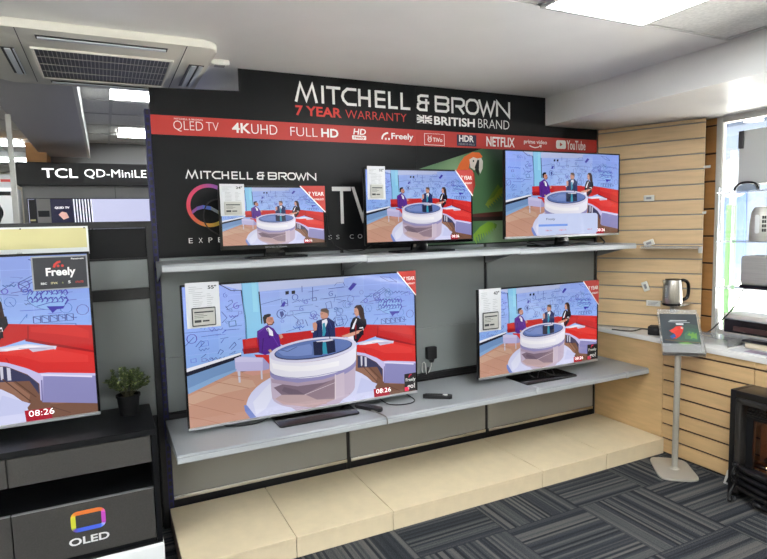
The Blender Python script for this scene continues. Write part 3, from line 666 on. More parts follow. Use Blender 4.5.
# ------------------------------------------------------------------ the television picture
PIC=[('pillar',0,[.224,-.004,.291,-.005,.303,.308,.305,.428,.235,.415]),
('ceil',0,[.141,-.011,.225,-.007,.224,.053,.141,.008]),
('ceil',0,[.291,.004,.659,.002,.658,.053,.292,.07]),
('ceil',0,[.564,-.007,.886,-.003,.736,.008,.563,.035]),
('dark',.006,[.223,.053,.233,.269,.234,.414]),
('dark',.005,[.292,.07,.298,.307]),
('dark2',.005,[.141,.008,.183,.048,.224,.051]),
('floor',0,[.0,.749,.188,.63,.251,.684,.335,.678,.329,1.029,-.001,1.001]),
('floor2',0,[.002,.769,.167,.677,.25,.717,.263,.767,.13,.785,.001,.838]),
('wallbase',0,[.001,.621,.21,.528,.188,.633,.0,.752]),
('white',0,[-.0,.571,.21,.502,.209,.52,-.0,.596]),
('dark',0,[-.0,.596,.21,.517,.209,.541,.0,.626]),
('brown',0,[.707,.644,.837,.672,.859,.911,1.0,.927,1.0,1.003,.778,.99,.803,.837]),
('red',0,[.217,.408,.281,.403,.289,.518,.22,.517]),
('reddk',0,[.216,.479,.279,.479,.289,.518,.22,.517]),
('red2',0,[.261,.528,.322,.544,.321,.614,.288,.607]),
('lilac',0,[.183,.54,.204,.529,.296,.559,.293,.655,.185,.636]),
('lilac2',0,[.296,.559,.321,.614,.32,.65,.293,.655]),
('metal',0,[.192,.637,.203,.637,.202,.722,.195,.721]),
('metal',0,[.284,.653,.291,.654,.291,.721,.284,.719]),
('red',0,[.362,.402,.381,.396,.449,.397,.509,.395,.61,.393,.654,.393,.653,.493,.357,.438]),
('red',0,[.609,.398,.673,.401,.756,.41,.835,.422,.989,.452,.99,.523,.608,.453]),
('red',0,[.289,.394,.653,.441,.653,.505,.51,.484,.386,.491]),
('red',0,[.707,.385,.993,.446,.994,.616,.802,.499,.743,.527,.705,.533]),
('reddk',0,[.802,.49,.994,.607,.994,.626,.802,.508]),
('reddk',.004,[.813,.416,.81,.501]),
('redlt',0,[.708,.553,.782,.528,.878,.553,.994,.62,.993,.753,.838,.721,.801,.677,.708,.608]),
('lilac',0,[.708,.608,.746,.626,.801,.674,.838,.718,.832,.777,.8,.71,.746,.649,.708,.631]),
('dark2',0,[.711,.638,.746,.652,.804,.72,.829,.777,.829,.843,.804,.751,.71,.736]),
('metal',0,[.725,.645,.734,.647,.733,.728,.726,.726]),
('metal',0,[.744,.654,.754,.662,.754,.735,.744,.733]),
('lilac3',0,[.832,.717,.991,.762,.992,.946,.836,.892]),
('lilac',0,[.832,.711,.86,.714,.991,.753,.991,.768,.844,.733,.838,.886,.831,.877]),
('brown',0,[.836,.899,.992,.955,.996,1.002,.858,.996,.802,.944]),
('paper',0,[.716,.535,.806,.526,.89,.556,.886,.577,.821,.586,.782,.565,.72,.553]),
('skin',0,[.316,.273,.326,.258,.344,.266,.349,.302,.34,.325,.325,.327,.32,.311,.313,.305]),
('hair',0,[.302,.262,.31,.247,.329,.238,.336,.25,.321,.263,.316,.282,.316,.306,.306,.31,.304,.285]),
('purple',0,[.277,.359,.31,.328,.32,.32,.345,.352,.357,.387,.365,.412,.359,.438,.276,.422]),
('purple',0,[.276,.386,.364,.396,.372,.494,.338,.53,.305,.541,.28,.52]),
('white',0,[.314,.347,.325,.34,.34,.37,.342,.408,.326,.397]),
('skin',0,[.365,.403,.378,.4,.383,.425,.372,.434]),
('skin',0,[.546,.266,.555,.254,.58,.264,.583,.297,.572,.328,.558,.325,.548,.305]),
('hair2',0,[.547,.256,.555,.237,.575,.236,.586,.257,.584,.3,.578,.275,.555,.26]),
('navy',0,[.529,.326,.56,.316,.582,.31,.61,.349,.612,.486,.53,.47,.519,.44,.503,.408,.515,.391]),
('navy',0,[.507,.49,.511,.422,.597,.431,.61,.484,.607,.541,.51,.534]),
('white',0,[.553,.33,.574,.318,.578,.343,.559,.418,.554,.456]),
('teal',0,[.555,.351,.566,.346,.569,.42,.561,.453,.553,.446]),
('skin',0,[.511,.342,.524,.333,.531,.355,.528,.398,.517,.403,.512,.376]),
('skin',0,[.701,.262,.711,.248,.724,.265,.724,.315,.71,.325,.702,.297]),
('hairb',0,[.701,.252,.713,.233,.734,.234,.746,.268,.75,.349,.732,.356,.724,.315,.721,.274,.708,.258]),
('black',0,[.682,.378,.694,.335,.71,.323,.732,.348,.756,.35,.759,.401,.743,.439,.743,.478,.675,.466]),
('white',0,[.696,.38,.71,.338,.713,.345,.699,.411,.69,.449,.685,.428]),
('white',0,[.723,.415,.741,.413,.743,.439,.725,.435]),
('skin',0,[.669,.451,.69,.444,.725,.435,.731,.462,.684,.467]),
('black',0,[.676,.418,.741,.423,.736,.481,.709,.534,.686,.516]),
('skin',0,[.638,.465,.717,.436,.74,.436,.69,.472,.668,.478]),
('white',0,[.668,.478,.694,.473,.697,.532,.671,.52]),
('disc',0,[.798,.953,.797,.997,.788,1.04,.772,1.08,.748,1.117,.718,1.148,.682,1.173,.642,1.192,.599,1.205,.554,1.21,.508,1.209,.463,1.201,.419,1.187,.378,1.167,.34,1.142,.306,1.112,.277,1.079,.254,1.042,.236,1.004,.225,.964,.22,.924,.221,.885,.229,.846,.242,.81,.262,.776,.287,.746,.318,.72,.353,.7,.392,.684,.434,.674,.478,.671,.523,.674,.568,.684,.612,.7,.654,.723,.693,.751,.727,.785,.755,.823,.777,.865,.791,.908]),
('discedge',0,[.211,.893,.222,.896,.259,1.005,.234,1.005,.214,.94]),
('base',0,[.694,.877,.693,.895,.688,.912,.68,.928,.669,.944,.655,.958,.637,.97,.618,.98,.596,.988,.572,.993,.548,.996,.523,.997,.497,.996,.473,.992,.448,.986,.426,.978,.404,.968,.385,.956,.368,.943,.354,.928,.342,.913,.333,.897,.328,.88,.325,.864,.322,.668,.325,.681,.33,.694,.339,.706,.351,.717,.366,.728,.383,.738,.403,.746,.425,.753,.448,.759,.473,.763,.498,.765,.524,.766,.55,.764,.576,.761,.6,.756,.623,.749,.643,.741,.661,.731,.677,.72,.689,.707,.697,.694,.702,.681,.703,.667]),
('base2',0,[.334,.795,.388,.773,.463,.804,.607,.777,.601,.956,.469,.887,.366,.859]),
('base3',0,[.339,.882,.366,.859,.469,.887,.602,.911,.598,.961,.503,.973,.419,.957,.365,.92]),
('lilacln',0,[.703,.691,.702,.707,.697,.722,.689,.736,.677,.75,.662,.762,.644,.773,.623,.783,.6,.79,.576,.796,.551,.799,.525,.801,.499,.8,.473,.798,.448,.793,.425,.787,.403,.779,.383,.769,.366,.758,.351,.746,.339,.733,.33,.719,.324,.705,.322,.691,.323,.623,.326,.635,.331,.648,.34,.659,.352,.67,.366,.68,.384,.689,.403,.697,.425,.704,.449,.709,.473,.713,.499,.715,.525,.715,.551,.713,.576,.71,.6,.705,.623,.698,.644,.69,.662,.68,.677,.669,.689,.658,.698,.645,.702,.632,.704,.619]),
('band',0,[.704,.651,.703,.666,.698,.682,.69,.696,.678,.71,.663,.722,.645,.733,.624,.743,.601,.751,.577,.756,.552,.76,.525,.762,.499,.761,.473,.759,.449,.755,.425,.748,.403,.74,.383,.731,.366,.72,.351,.708,.339,.695,.33,.682,.324,.667,.322,.653,.323,.549,.325,.561,.33,.573,.339,.584,.351,.595,.366,.605,.383,.614,.403,.621,.425,.628,.449,.632,.474,.636,.5,.637,.526,.637,.552,.635,.578,.631,.603,.626,.625,.619,.646,.61,.665,.6,.68,.589,.692,.577,.701,.565,.706,.552,.707,.538]),
('rim',0,[.708,.539,.706,.553,.699,.568,.688,.582,.672,.595,.652,.606,.628,.616,.602,.624,.573,.63,.543,.634,.513,.636,.483,.635,.454,.632,.426,.628,.401,.621,.378,.612,.359,.602,.344,.591,.332,.579,.325,.566,.322,.553,.323,.539,.329,.526,.339,.513,.353,.5,.371,.489,.393,.479,.417,.471,.444,.464,.472,.459,.502,.457,.532,.456,.562,.458,.591,.462,.618,.468,.643,.476,.665,.486,.682,.498,.696,.511,.704,.524]),
('rimdk',0,[.688,.537,.686,.549,.681,.56,.67,.572,.656,.582,.638,.591,.617,.599,.593,.606,.568,.611,.541,.614,.514,.616,.487,.616,.461,.613,.436,.61,.414,.604,.394,.598,.376,.59,.362,.581,.352,.571,.346,.56,.343,.549,.344,.538,.35,.527,.359,.517,.372,.507,.388,.498,.407,.49,.429,.483,.453,.477,.479,.473,.505,.471,.532,.471,.559,.472,.585,.475,.609,.48,.631,.487,.65,.495,.666,.504,.677,.514,.685,.525]),
('top',0,[.683,.533,.682,.544,.676,.555,.666,.565,.652,.575,.634,.583,.614,.591,.591,.597,.566,.602,.54,.605,.514,.606,.488,.606,.462,.604,.438,.601,.416,.596,.396,.59,.38,.583,.366,.574,.356,.565,.35,.555,.347,.545,.349,.535,.354,.525,.363,.515,.375,.506,.391,.498,.41,.49,.431,.484,.455,.478,.48,.475,.506,.473,.532,.472,.558,.473,.583,.476,.607,.481,.628,.487,.647,.494,.662,.503,.673,.512,.68,.522]),
('topdk',0,[.51,.484,.607,.49,.61,.586,.512,.591]),
('teal',0,[.549,.498,.567,.499,.572,.591,.552,.589]),
('paper',0,[.524,.483,.597,.479,.6,.492,.531,.499]),
('brain',0,[.933,.281,.928,.3,.919,.316,.905,.326,.888,.33,.87,.328,.853,.319,.838,.305,.826,.287,.819,.267,.818,.246,.822,.227,.831,.212,.845,.201,.861,.197,.879,.199,.897,.207,.912,.221,.924,.239,.931,.26]),
('ink',.003,[.933,.281,.928,.3,.919,.316,.905,.326,.888,.33,.87,.328,.853,.319,.838,.305,.826,.287,.819,.267,.818,.246,.822,.227,.831,.212,.845,.201,.861,.197,.879,.199,.897,.207,.912,.221,.924,.239,.931,.26,.933,.281]),
('ink2',0,[.87,.308,.923,.314,.918,.329,.899,.331,.886,.352,.88,.333]),
('ink2',.006,[.83,.28,.855,.263,.893,.256]),
('ink2',.006,[.842,.304,.88,.287,.912,.286]),
('ink2',.006,[.855,.232,.874,.209,.893,.237,.918,.23]),
('ink2',.006,[.837,.25,.855,.222,.858,.251]),
('ink2',.006,[.912,.25,.934,.274,.924,.304]),
('ink',.0045,[.731,.216,.785,.153]),
('ink',.0045,[.734,.216,.794,.232]),
('ink',.0045,[.588,.088,.676,.082]),
('ink',.0045,[.562,.163,.687,.151]),
('ink',.0045,[.795,.159,.838,.118,.856,.136,.813,.181,.795,.159]),
('ink',.0045,[.797,.169,.844,.134]),
('ink',.0045,[.829,.021,.869,.061,.913,.075,.876,.031,.829,.021]),
('ink',.0045,[.618,.172,.664,.192]),
('ink',.0045,[.629,.202,.664,.187]),
('ink',.0045,[.857,.407,.952,.428,.952,.438]),
('ink',.0045,[.935,.155,.977,.186]),
('ink',.0045,[.932,.18,.97,.159]),
('ink',.0045,[.298,.165,.385,.135]),
('ink',.0045,[.497,.101,.546,.092]),
('ink',.0045,[.517,.065,.515,.151]),
('ink',.0045,[.548,.162,.657,.154]),
('ink',.0045,[.585,.087,.658,.08]),
('ink',.0045,[.471,.051,.471,.098]),
('ink',.0045,[.396,.385,.461,.362]),
('ink',.0045,[.426,.173,.459,.153]),
('ink',.0045,[.43,.272,.453,.309]),
('ink',.0045,[.48,.308,.49,.358]),
('ink',.0045,[.611,.319,.642,.314,.65,.375,.616,.384,.611,.319]),
('ink',.0045,[.525,.21,.539,.221]),
('ink',.0045,[.182,.172,.221,.155]),
('ink',.0045,[.159,.168,.183,.14]),
('ink',.0045,[.169,.125,.184,.114,.186,.136]),
('ink',.0045,[.161,.179,.169,.186,.159,.155]),
('ink',.0045,[.176,.26,.203,.229]),
('ink',.0045,[.142,.193,.162,.24,.142,.273]),
('ink',.0045,[.168,.308,.218,.303]),
('ink',.0045,[.062,.357,.136,.352]),
('ink',.0045,[.004,.32,.127,.324]),
('ink',.0045,[.145,.385,.164,.38]),
('ink',.0045,[-.0,.121,.013,.118]),
('ink',.0045,[.003,.164,.013,.191]),
('ink',.0045,[.151,.328,.208,.329]),
('ink',.0045,[.039,.425,.059,.384,.072,.399,.05,.436]),
('ink',.0045,[.056,.508,.076,.483]),
('ink',.0045,[.12,.492,.13,.462,.142,.477,.129,.5]),
('ink',.0045,[.164,.462,.186,.421,.192,.442,.171,.473]),
('ink',.0045,[.132,.385,.162,.381]),
('ink',.0045,[.2,.405,.212,.4]),
('ink',.0045,[.013,.413,.034,.355]),
('ink2',0,[.676,.1,.7,.053,.718,.065,.703,.093,.688,.116]),
('ink2',0,[.376,.194,.393,.154,.4,.164,.392,.196]),
('ink',.006,[.399,.252,.397,.266,.391,.276,.384,.281,.375,.28,.368,.273,.362,.26,.361,.246,.363,.232,.368,.221,.376,.216,.385,.217,.392,.225,.397,.237]),
('ink',0,[.373,.231,.386,.228,.391,.252,.38,.279,.375,.259]),
('black',0,[.4,.082,.415,.08,.414,.105,.4,.108]),
('black',0,[.426,.082,.441,.08,.441,.106,.426,.107]),
('ink',.0035,[.604,.326,.622,.299,.662,.305,.67,.346,.655,.384,.621,.383,.604,.326]),
('ink',.0035,[.621,.339,.662,.335]),
('ink',.0035,[.572,.195,.595,.183,.6,.237,.577,.244,.572,.195]),
('ink',.0035,[.614,.069,.625,.046,.654,.044,.662,.074]),
('clock',0,[.783,.929,.86,.932,.861,.984,.786,.979]),]
PC = dict(pillar=(140, 202, 238), ceil=(186, 196, 232), dark=(26, 28, 46), dark2=(60, 60, 90), floor=(198, 150, 128), floor2=(206, 166, 142), wallbase=(116, 150, 196), white=(238, 238, 248), brown=(120, 84, 66),
          red=(192, 34, 34), reddk=(150, 24, 28), red2=(210, 48, 42), redlt=(210, 46, 42), lilac=(196, 190, 230), lilac2=(168, 162, 208), lilac3=(138, 136, 186), metal=(206, 204, 220), paper=(214, 210, 226),
          skin=(206, 150, 128), hair=(30, 24, 26), hair2=(110, 92, 80), hairb=(66, 44, 36), purple=(84, 34, 140), navy=(34, 44, 92), teal=(52, 150, 178), black=(22, 22, 32), disc=(214, 216, 246), discedge=(122, 140, 206),
          base=(196, 180, 200), base2=(128, 108, 124), base3=(190, 164, 166), lilacln=(150, 144, 190), band=(236, 234, 246), rim=(214, 212, 236), rimdk=(60, 66, 104), top=(96, 118, 176), topdk=(34, 40, 70),
          brain=(146, 186, 240), ink=(64, 78, 146), ink2=(58, 52, 168), clock=(172, 26, 44))
items = []
for i in range(8):
    for j in range(5):
        k = 1 - abs(i - 3.5) / 3.5; items.append((c3(140 + 24 * k, 164 + 22 * k + 3 * j, 238 + 5 * k), [(i / 8, j * .12), ((i + 1) / 8, j * .12), ((i + 1) / 8, (j + 1) * .12), (i / 8, (j + 1) * .12)], 0))
items.append((c3(150, 108, 88), [(0, .58), (1, .58), (1, 1), (0, 1)], 1)); items.append((c3(206, 150, 136), [(0, .72), (.3, .62), (.5, .6), (.5, 1), (0, 1)], 2))
for k in range(12):
    items.append((c3(158, 184, 248), ribbon2([(k / 12, .0), (k / 12, .52)], .0016)[0], 3))
for k in range(5): items.append((c3(158, 184, 248), ribbon2([(0, .08 + k * .1), (1, .08 + k * .1)], .0022)[0], 4))
LY = 16
rs = random.Random(11); first_floor = True
def scribble(u, v, s_):
    k = rs.randrange(6); a = rs.uniform(0, 6.28); P_ = []
    if k == 0: P_ = [(u + s_ * math.cos(x * .7 + a) * .56, v + s_ * math.sin(x * .7 + a)) for x in range(10)]
    elif k == 1: P_ = [(u + s_ * (x / 6 - .5) * 1.6, v + s_ * (.4 if x % 2 else -.4) * rs.uniform(.3, 1)) for x in range(7)]
    elif k == 2: P_ = [(u + s_ * math.cos(a) * (x - 1) * .56, v + s_ * math.sin(a) * (x - 1)) for x in range(3)] + [(u + s_ * math.cos(a + .5) * .3, v + s_ * math.sin(a + .5) * .5)]
    elif k == 3: P_ = [(u - s_ * .4, v - s_ * .5), (u + s_ * .4, v - s_ * .6), (u + s_ * .45, v + s_ * .5), (u - s_ * .38, v + s_ * .55), (u - s_ * .4, v - s_ * .5)]
    elif k == 4: P_ = [(u + s_ * math.cos(x * .9 + a) * x * .06, v + s_ * math.sin(x * .9 + a) * x * .1) for x in range(11)]
    else: P_ = [(u - s_ * 1.2, v + s_ * rs.uniform(-.3, .3)), (u, v), (u + s_ * 1.2, v + s_ * rs.uniform(-.2, .2))]
    return P_
for c, w_, p in PIC:
    if c == 'floor' and first_floor:
        first_floor = False
        for n_ in range(120):
            if n_ < 34: u_ = rs.uniform(.02, .24); v_ = rs.uniform(.03, .60 - .45 * u_)
            else: u_ = rs.uniform(.37, .98); v_ = rs.uniform(.10, .40)
            ink = (rs.randrange(56, 104), rs.randrange(74, 124), rs.randrange(150, 205))
            items += [(c3(*ink), r_, 5 + n_ % 8) for r_ in ribbon2(scribble(u_, v_, rs.uniform(.014, .034)), rs.choice((.0018, .0024, .0034)))]
        for k in range(5):
            x_ = .83 + k * .024; items += [(c3(70, 84, 150), r_, 13) for r_ in ribbon2([(x_, .365), (x_ + .02, .365), (x_ + .02, .405), (x_, .405), (x_, .365), (x_ + .02, .39)], .003)]
    sn = lambda x: 1.0 if x > .972 else (0.0 if x < .018 else x)
    pts = [(sn(p[i]), sn(p[i + 1])) for i in range(0, len(p), 2)]
    LY += 1
    if w_ == 0: items.append((c3(*PC[c]), pts, LY))
    else: items += [(c3(*PC[c]), r_, LY) for r_ in ribbon2(pts, w_ * (.62 if c.startswith('ink') else 1))]
def tone(u, v): return 1 + .09 * math.cos(4.7 * u + 2.1 * v + .4) + .06 * math.sin(8.3 * v - 3.4 * u)
# finer drawing on top: faces, hair, creases, planks, folds of the table
def ex(col, *p):
    global LY
    LY += 1; items.append((c3(*col), [(p[i], p[i + 1]) for i in range(0, len(p), 2)], LY))
def exl(col, w_, *p):
    global LY
    LY += 1; items.extend([(c3(*col), r_, LY) for r_ in ribbon2([(p[i], p[i + 1]) for i in range(0, len(p), 2)], w_)])
ex((70, 42, 36), 0.32,0.32,0.34,0.325,0.349,0.306,0.346,0.295,0.34,0.316,0.325,0.317,0.318,0.301)
ex((24, 18, 20), 0.302,0.262,0.309,0.244,0.322,0.239,0.336,0.241,0.335,0.256,0.326,0.264,0.32,0.265,0.316,0.278,0.313,0.267)
ex((190, 130, 108), 0.32,0.278,0.326,0.264,0.339,0.268,0.345,0.287,0.342,0.301,0.328,0.301,0.321,0.294)
exl((60, 34, 30), 0.0035, 0.332,0.278,0.342,0.279)
exl((110, 50, 48), 0.003, 0.337,0.308,0.346,0.308)
ex((200, 150, 120), 0.318,0.507,0.329,0.503,0.335,0.523,0.325,0.529)
exl((62, 22, 110), 0.004, 0.32,0.348,0.326,0.419)
exl((62, 22, 110), 0.004, 0.301,0.414,0.293,0.52)
exl((112, 60, 176), 0.004, 0.284,0.369,0.305,0.341)
exl((110, 60, 176), 0.003, 0.341,0.41,0.362,0.486)
ex((96, 78, 68), 0.547,0.249,0.553,0.236,0.572,0.235,0.584,0.252,0.583,0.271,0.575,0.26,0.555,0.256)
exl((70, 50, 46), 0.003, 0.548,0.277,0.558,0.276)
exl((150, 80, 76), 0.003, 0.55,0.308,0.56,0.309)
exl((22, 30, 66), 0.004, 0.537,0.346,0.529,0.452)
exl((58, 70, 124), 0.003, 0.582,0.324,0.597,0.395)
exl((20, 28, 60), 0.004, 0.581,0.393,0.586,0.477)
ex((236, 236, 244), 0.503,0.399,0.514,0.399,0.516,0.411,0.505,0.412)
ex((50, 32, 28), 0.733,0.246,0.746,0.268,0.751,0.351,0.743,0.36,0.733,0.316,0.731,0.276)
ex((214, 160, 138), 0.702,0.262,0.711,0.253,0.719,0.266,0.721,0.302,0.712,0.319,0.703,0.302)
exl((70, 44, 40), 0.0028, 0.702,0.28,0.712,0.279)
exl((160, 70, 70), 0.0028, 0.703,0.304,0.71,0.306)
exl((40, 40, 54), 0.003, 0.726,0.355,0.744,0.398)
ex((214, 160, 138), 0.639,0.471,0.679,0.457,0.717,0.441,0.723,0.457,0.69,0.475,0.668,0.481)
ex((218, 58, 52), 0.716,0.57,0.782,0.547,0.878,0.571,0.981,0.632,0.981,0.675,0.845,0.647,0.782,0.594)
exl((176, 30, 32), 0.004, 0.744,0.597,0.752,0.627)
exl((150, 22, 26), 0.004, 0.707,0.387,0.705,0.501)
ex((206, 46, 42), 0.819,0.423,0.945,0.435,0.988,0.479,0.988,0.527,0.895,0.483,0.819,0.456)
exl((120, 16, 22), 0.004, 0.281,0.413,0.281,0.512)
ex((206, 52, 48), 0.227,0.416,0.27,0.414,0.273,0.464,0.228,0.463)
ex((226, 220, 246), 0.838,0.717,0.989,0.765,0.989,0.776,0.839,0.728)
exl((116, 112, 164), 0.004, 0.839,0.755,0.836,0.885)
ex((236, 232, 240), 0.735,0.545,0.806,0.533,0.846,0.548,0.822,0.554,0.751,0.556)
ex((196, 190, 210), 0.806,0.549,0.878,0.557,0.886,0.572,0.821,0.578)
exl((150, 150, 180), 0.003, 0.782,0.547,0.862,0.567)
ex((208, 204, 238), 0.185,0.543,0.204,0.534,0.294,0.563,0.293,0.588,0.185,0.567)
exl((176, 126, 104), 0.0035, 0.001,0.819,0.094,0.891,0.175,0.955)
exl((176, 126, 104), 0.0035, 0.001,0.915,0.066,0.96,0.119,1.003)
exl((176, 126, 104), 0.0035, 0.038,0.734,0.137,0.806,0.212,0.86)
exl((176, 126, 104), 0.0035, 0.099,0.686,0.186,0.741,0.235,0.773)
exl((176, 126, 104), 0.0035, 0.167,0.658,0.236,0.694)
exl((92, 62, 48), 0.004, 0.73,0.72,0.803,0.877)
exl((92, 62, 48), 0.004, 0.764,0.742,0.819,0.854)
exl((92, 62, 48), 0.004, 0.859,0.925,0.916,0.981)
ex((136, 172, 214), 0.001,0.712,0.099,0.654,0.189,0.617,0.188,0.63,0.005,0.751)
ex((150, 214, 240), 0.263,-0.001,0.283,-0,0.286,0.186,0.287,0.218,0.265,0.215)
exl((96, 160, 206), 0.003, 0.225,-0.004,0.235,0.411)
ex((250, 248, 252), 0.33,0.606,0.37,0.633,0.458,0.664,0.55,0.668,0.624,0.659,0.623,0.698,0.507,0.709,0.403,0.69,0.336,0.65)
ex((176, 156, 176), 0.325,0.726,0.436,0.785,0.549,0.788,0.645,0.761,0.645,0.789,0.548,0.814,0.435,0.812,0.328,0.757)
ex((112, 94, 110), 0.377,0.801,0.435,0.841,0.465,0.886,0.4,0.865,0.367,0.829)
ex((148, 126, 138), 0.465,0.883,0.607,0.79,0.601,0.956,0.518,0.939)
exl((214, 196, 206), 0.004, 0.465,0.886,0.603,0.827)
exl((222, 206, 214), 0.006, 0.605,0.764,0.601,0.962)
ex((206, 190, 206), 0.608,0.771,0.646,0.754,0.644,0.948,0.605,0.959)
ex((200, 170, 172), 0.332,0.874,0.385,0.926,0.468,0.959,0.561,0.964,0.561,0.985,0.454,0.972,0.372,0.935)
exl((128, 128, 176), 0.004, 0.322,0.687,0.368,0.721,0.436,0.748,0.521,0.753,0.647,0.738)
ex((120, 142, 200), 0.358,0.528,0.413,0.508,0.496,0.498,0.506,0.527,0.502,0.582,0.439,0.581,0.378,0.562)
ex((30, 36, 66), 0.51,0.49,0.553,0.491,0.548,0.596,0.516,0.591)
ex((30, 36, 66), 0.575,0.498,0.607,0.496,0.608,0.583,0.573,0.594)
exl((46, 56, 96), 0.003, 0.372,0.518,0.399,0.536,0.44,0.508)
ex((228, 230, 250), 0.247,0.881,0.294,0.797,0.321,0.756,0.326,0.866,0.298,0.944,0.258,0.98)
ex((200, 204, 240), 0.725,0.818,0.802,0.89,0.778,0.944,0.7,0.943)
exl((70, 62, 176), 0.004, 0.822,0.213,0.828,0.199,0.834,0.22,0.829,0.232)
exl((70, 62, 176), 0.004, 0.836,0.215,0.842,0.201,0.848,0.222,0.843,0.234)
exl((70, 62, 176), 0.004, 0.85,0.216,0.856,0.203,0.862,0.224,0.857,0.236)
exl((70, 62, 176), 0.004, 0.864,0.218,0.871,0.205,0.877,0.226,0.872,0.238)
exl((70, 62, 176), 0.004, 0.879,0.22,0.885,0.207,0.891,0.228,0.886,0.24)
exl((70, 62, 176), 0.004, 0.893,0.222,0.9,0.208,0.906,0.23,0.901,0.241)
exl((70, 62, 176), 0.004, 0.908,0.224,0.914,0.21,0.92,0.232,0.915,0.243)
exl((70, 62, 176), 0.004, 0.922,0.226,0.929,0.212,0.935,0.234,0.93,0.245)
exl((70, 62, 176), 0.004, 0.821,0.258,0.827,0.245,0.833,0.266,0.828,0.278)
exl((70, 62, 176), 0.004, 0.835,0.26,0.842,0.247,0.848,0.268,0.843,0.28)
exl((70, 62, 176), 0.004, 0.85,0.262,0.856,0.249,0.862,0.27,0.857,0.282)
exl((70, 62, 176), 0.004, 0.864,0.264,0.87,0.251,0.876,0.272,0.871,0.284)
exl((70, 62, 176), 0.004, 0.878,0.266,0.885,0.253,0.891,0.274,0.886,0.286)
exl((70, 62, 176), 0.004, 0.893,0.268,0.899,0.255,0.905,0.276,0.9,0.288)
exl((70, 62, 176), 0.004, 0.907,0.27,0.914,0.257,0.92,0.278,0.915,0.29)
exl((70, 62, 176), 0.004, 0.922,0.272,0.928,0.259,0.935,0.28,0.929,0.292)
bmp = colour_polys(items, lambda p, k: (p[0], -k * 1.0e-5, 1 - p[1]))
lay_ = bmp.loops.layers.float_color['Col']
for f_ in bmp.faces:
    for l_ in f_.loops:
        g_ = tone(l_.vert.co.x, 1 - l_.vert.co.z); c_ = l_[lay_]; l_[lay_] = (c_[0] * g_, c_[1] * g_, c_[2] * g_, 1)
pic_me = bpy.data.meshes.new('screen'); bmp.to_mesh(pic_me); bmp.free(); pic_me.materials.append(m_screen)
m_clockt = mat('lit white digits', rgb(255, 255, 255), .4, emit=(1, .95, .97, 1), es=.55)
bmk = text('08:26', .795, .868, .030, .066, -.005, m_clockt, 'clock_digits', None, -.008, .0005); clock_me = bmk.data; bpy.data.objects.remove(bmk)

def television(label, loc, w, h, zb, rz=0.0, bez=.010, chin=.014, chin_m=None, foot=(.45, .2), sticker=None, freely=False, group=None, deep=.06):
    """local origin on the shelf under the middle of the front face; front faces -y"""
    t = thing('television', label, 'television', loc, rz, group)
    cm = chin_m or m_gloss
    q = M(); q.box(-w / 2, w / 2, .004, .026, zb, zb + h, .004); q.build('casing', m_matt, t, False)
    q = M(); q.box(-w * .36, w * .36, .026, deep, zb + .03, zb + h * .58, .012); q.build('rear_housing', m_matt, t, False)
    q = M(); q.box(-w / 2, w / 2, 0, .006, zb + h - bez, zb + h, .001, 1); q.box(-w / 2, -w / 2 + bez, 0, .006, zb + chin, zb + h - bez, .001, 1); q.box(w / 2 - bez, w / 2, 0, .006, zb + chin, zb + h - bez, .001, 1)
    q.build('bezel', m_gloss, t, False)
    q = M(); q.box(-w / 2, w / 2, -.003, .006, zb, zb + chin, .002, 1); q.build('bottom_trim', cm, t, False)
    sw, sh = w - 2 * bez + .002, h - bez - chin + .002
    s = bpy.data.objects.new('screen', pic_me); COL.objects.link(s); s.parent = t
    s.location = (-sw / 2, .0035, zb + chin - .001); s.scale = (sw, .7, sh)
    c = bpy.data.objects.new('clock_digits', clock_me); COL.objects.link(c); c.parent = s
    if foot:
        fw, fd = foot
        q = M(); q.prism(rrect(-fw / 2, fw / 2, -fd * .48, fd * .52, .012), 'xy', .0, .010, .003); q.build('stand_foot', m_gloss, t, False)
        q = M(); q.prism([(-.055, .008), (.055, .008), (.04, zb + .04), (-.04, zb + .04)], 'xz', .018, .045, .004); q.build('stand_neck', m_gloss, t, False)
    if sticker:
        a, b = sticker
        q = M(); q.prism([(w / 2 - a, zb + h), (w / 2, zb + h), (w / 2, zb + h - b)], 'xz', -.0030, -.0022); o = q.build('corner_sticker', m_red, t, False); o['label'] = 'red triangular corner sticker'
        q = M(); q.strip([(w / 2 - a + .004, zb + h - .002), (w / 2 - .001, zb + h - b + .004)], .006, -.0036, t=.0005); q.build('sticker_edge', m_white, o, False)
        text('7 YEAR', w / 2 - a * .66, w / 2 - .006, zb + h - b * .36, zb + h - b * .22, -.0032, m_white, 'sticker_text', o, .015, world=False)
        text('WARRANTY', w / 2 - a * .44, w / 2 - .006, zb + h - b * .53, zb + h - b * .46, -.0032, m_white, 'sticker_text', o, 0, world=False)
    if freely:
        fx, fz, fw_, fh = freely
        q = M(); q.prism(rrect(fx, fx + fw_, fz, fz + fh, .004), 'xz', -.0030, -.0022); o = q.build('badge_sticker', m_matt, t, False); o['label'] = 'small black badge sticker'
        text('Freely', fx + fw_ * .10, fx + fw_ * .92, fz + fh * .50, fz + fh * .74, -.0032, m_white, 'badge_text', o, .015, world=False)
        q = M(); q.strip([(fx + fw_ * .36, fz + fh * .78), (fx + fw_ * .44, fz + fh * .90), (fx + fw_ * .60, fz + fh * .93)], fw_ * .07, -.0034, t=.0005); q.prism(rrect(fx, fx + fw_ * .36, fz, fz + fh * .24, .004), 'xz', -.0032, -.003); q.build('badge_mark', mat('pink print', rgb(232, 40, 86), .5), o, False)
        text('go!', fx + fw_ * .22, fx + fw_ * .86, fz + fh * .06, fz + fh * .42, -.0036, m_white, 'badge_text', o, .02, world=False)
    return t
T55 = television('largest television on the lower shelf, with silver bottom trim and red corner sticker', (.9115, -.300, .566), 1.233, .688, .022, bez=.008, chin=.012, chin_m=m_silver, foot=(.42, .25), sticker=(.118, .14), freely=(.533, .040, .075, .098))
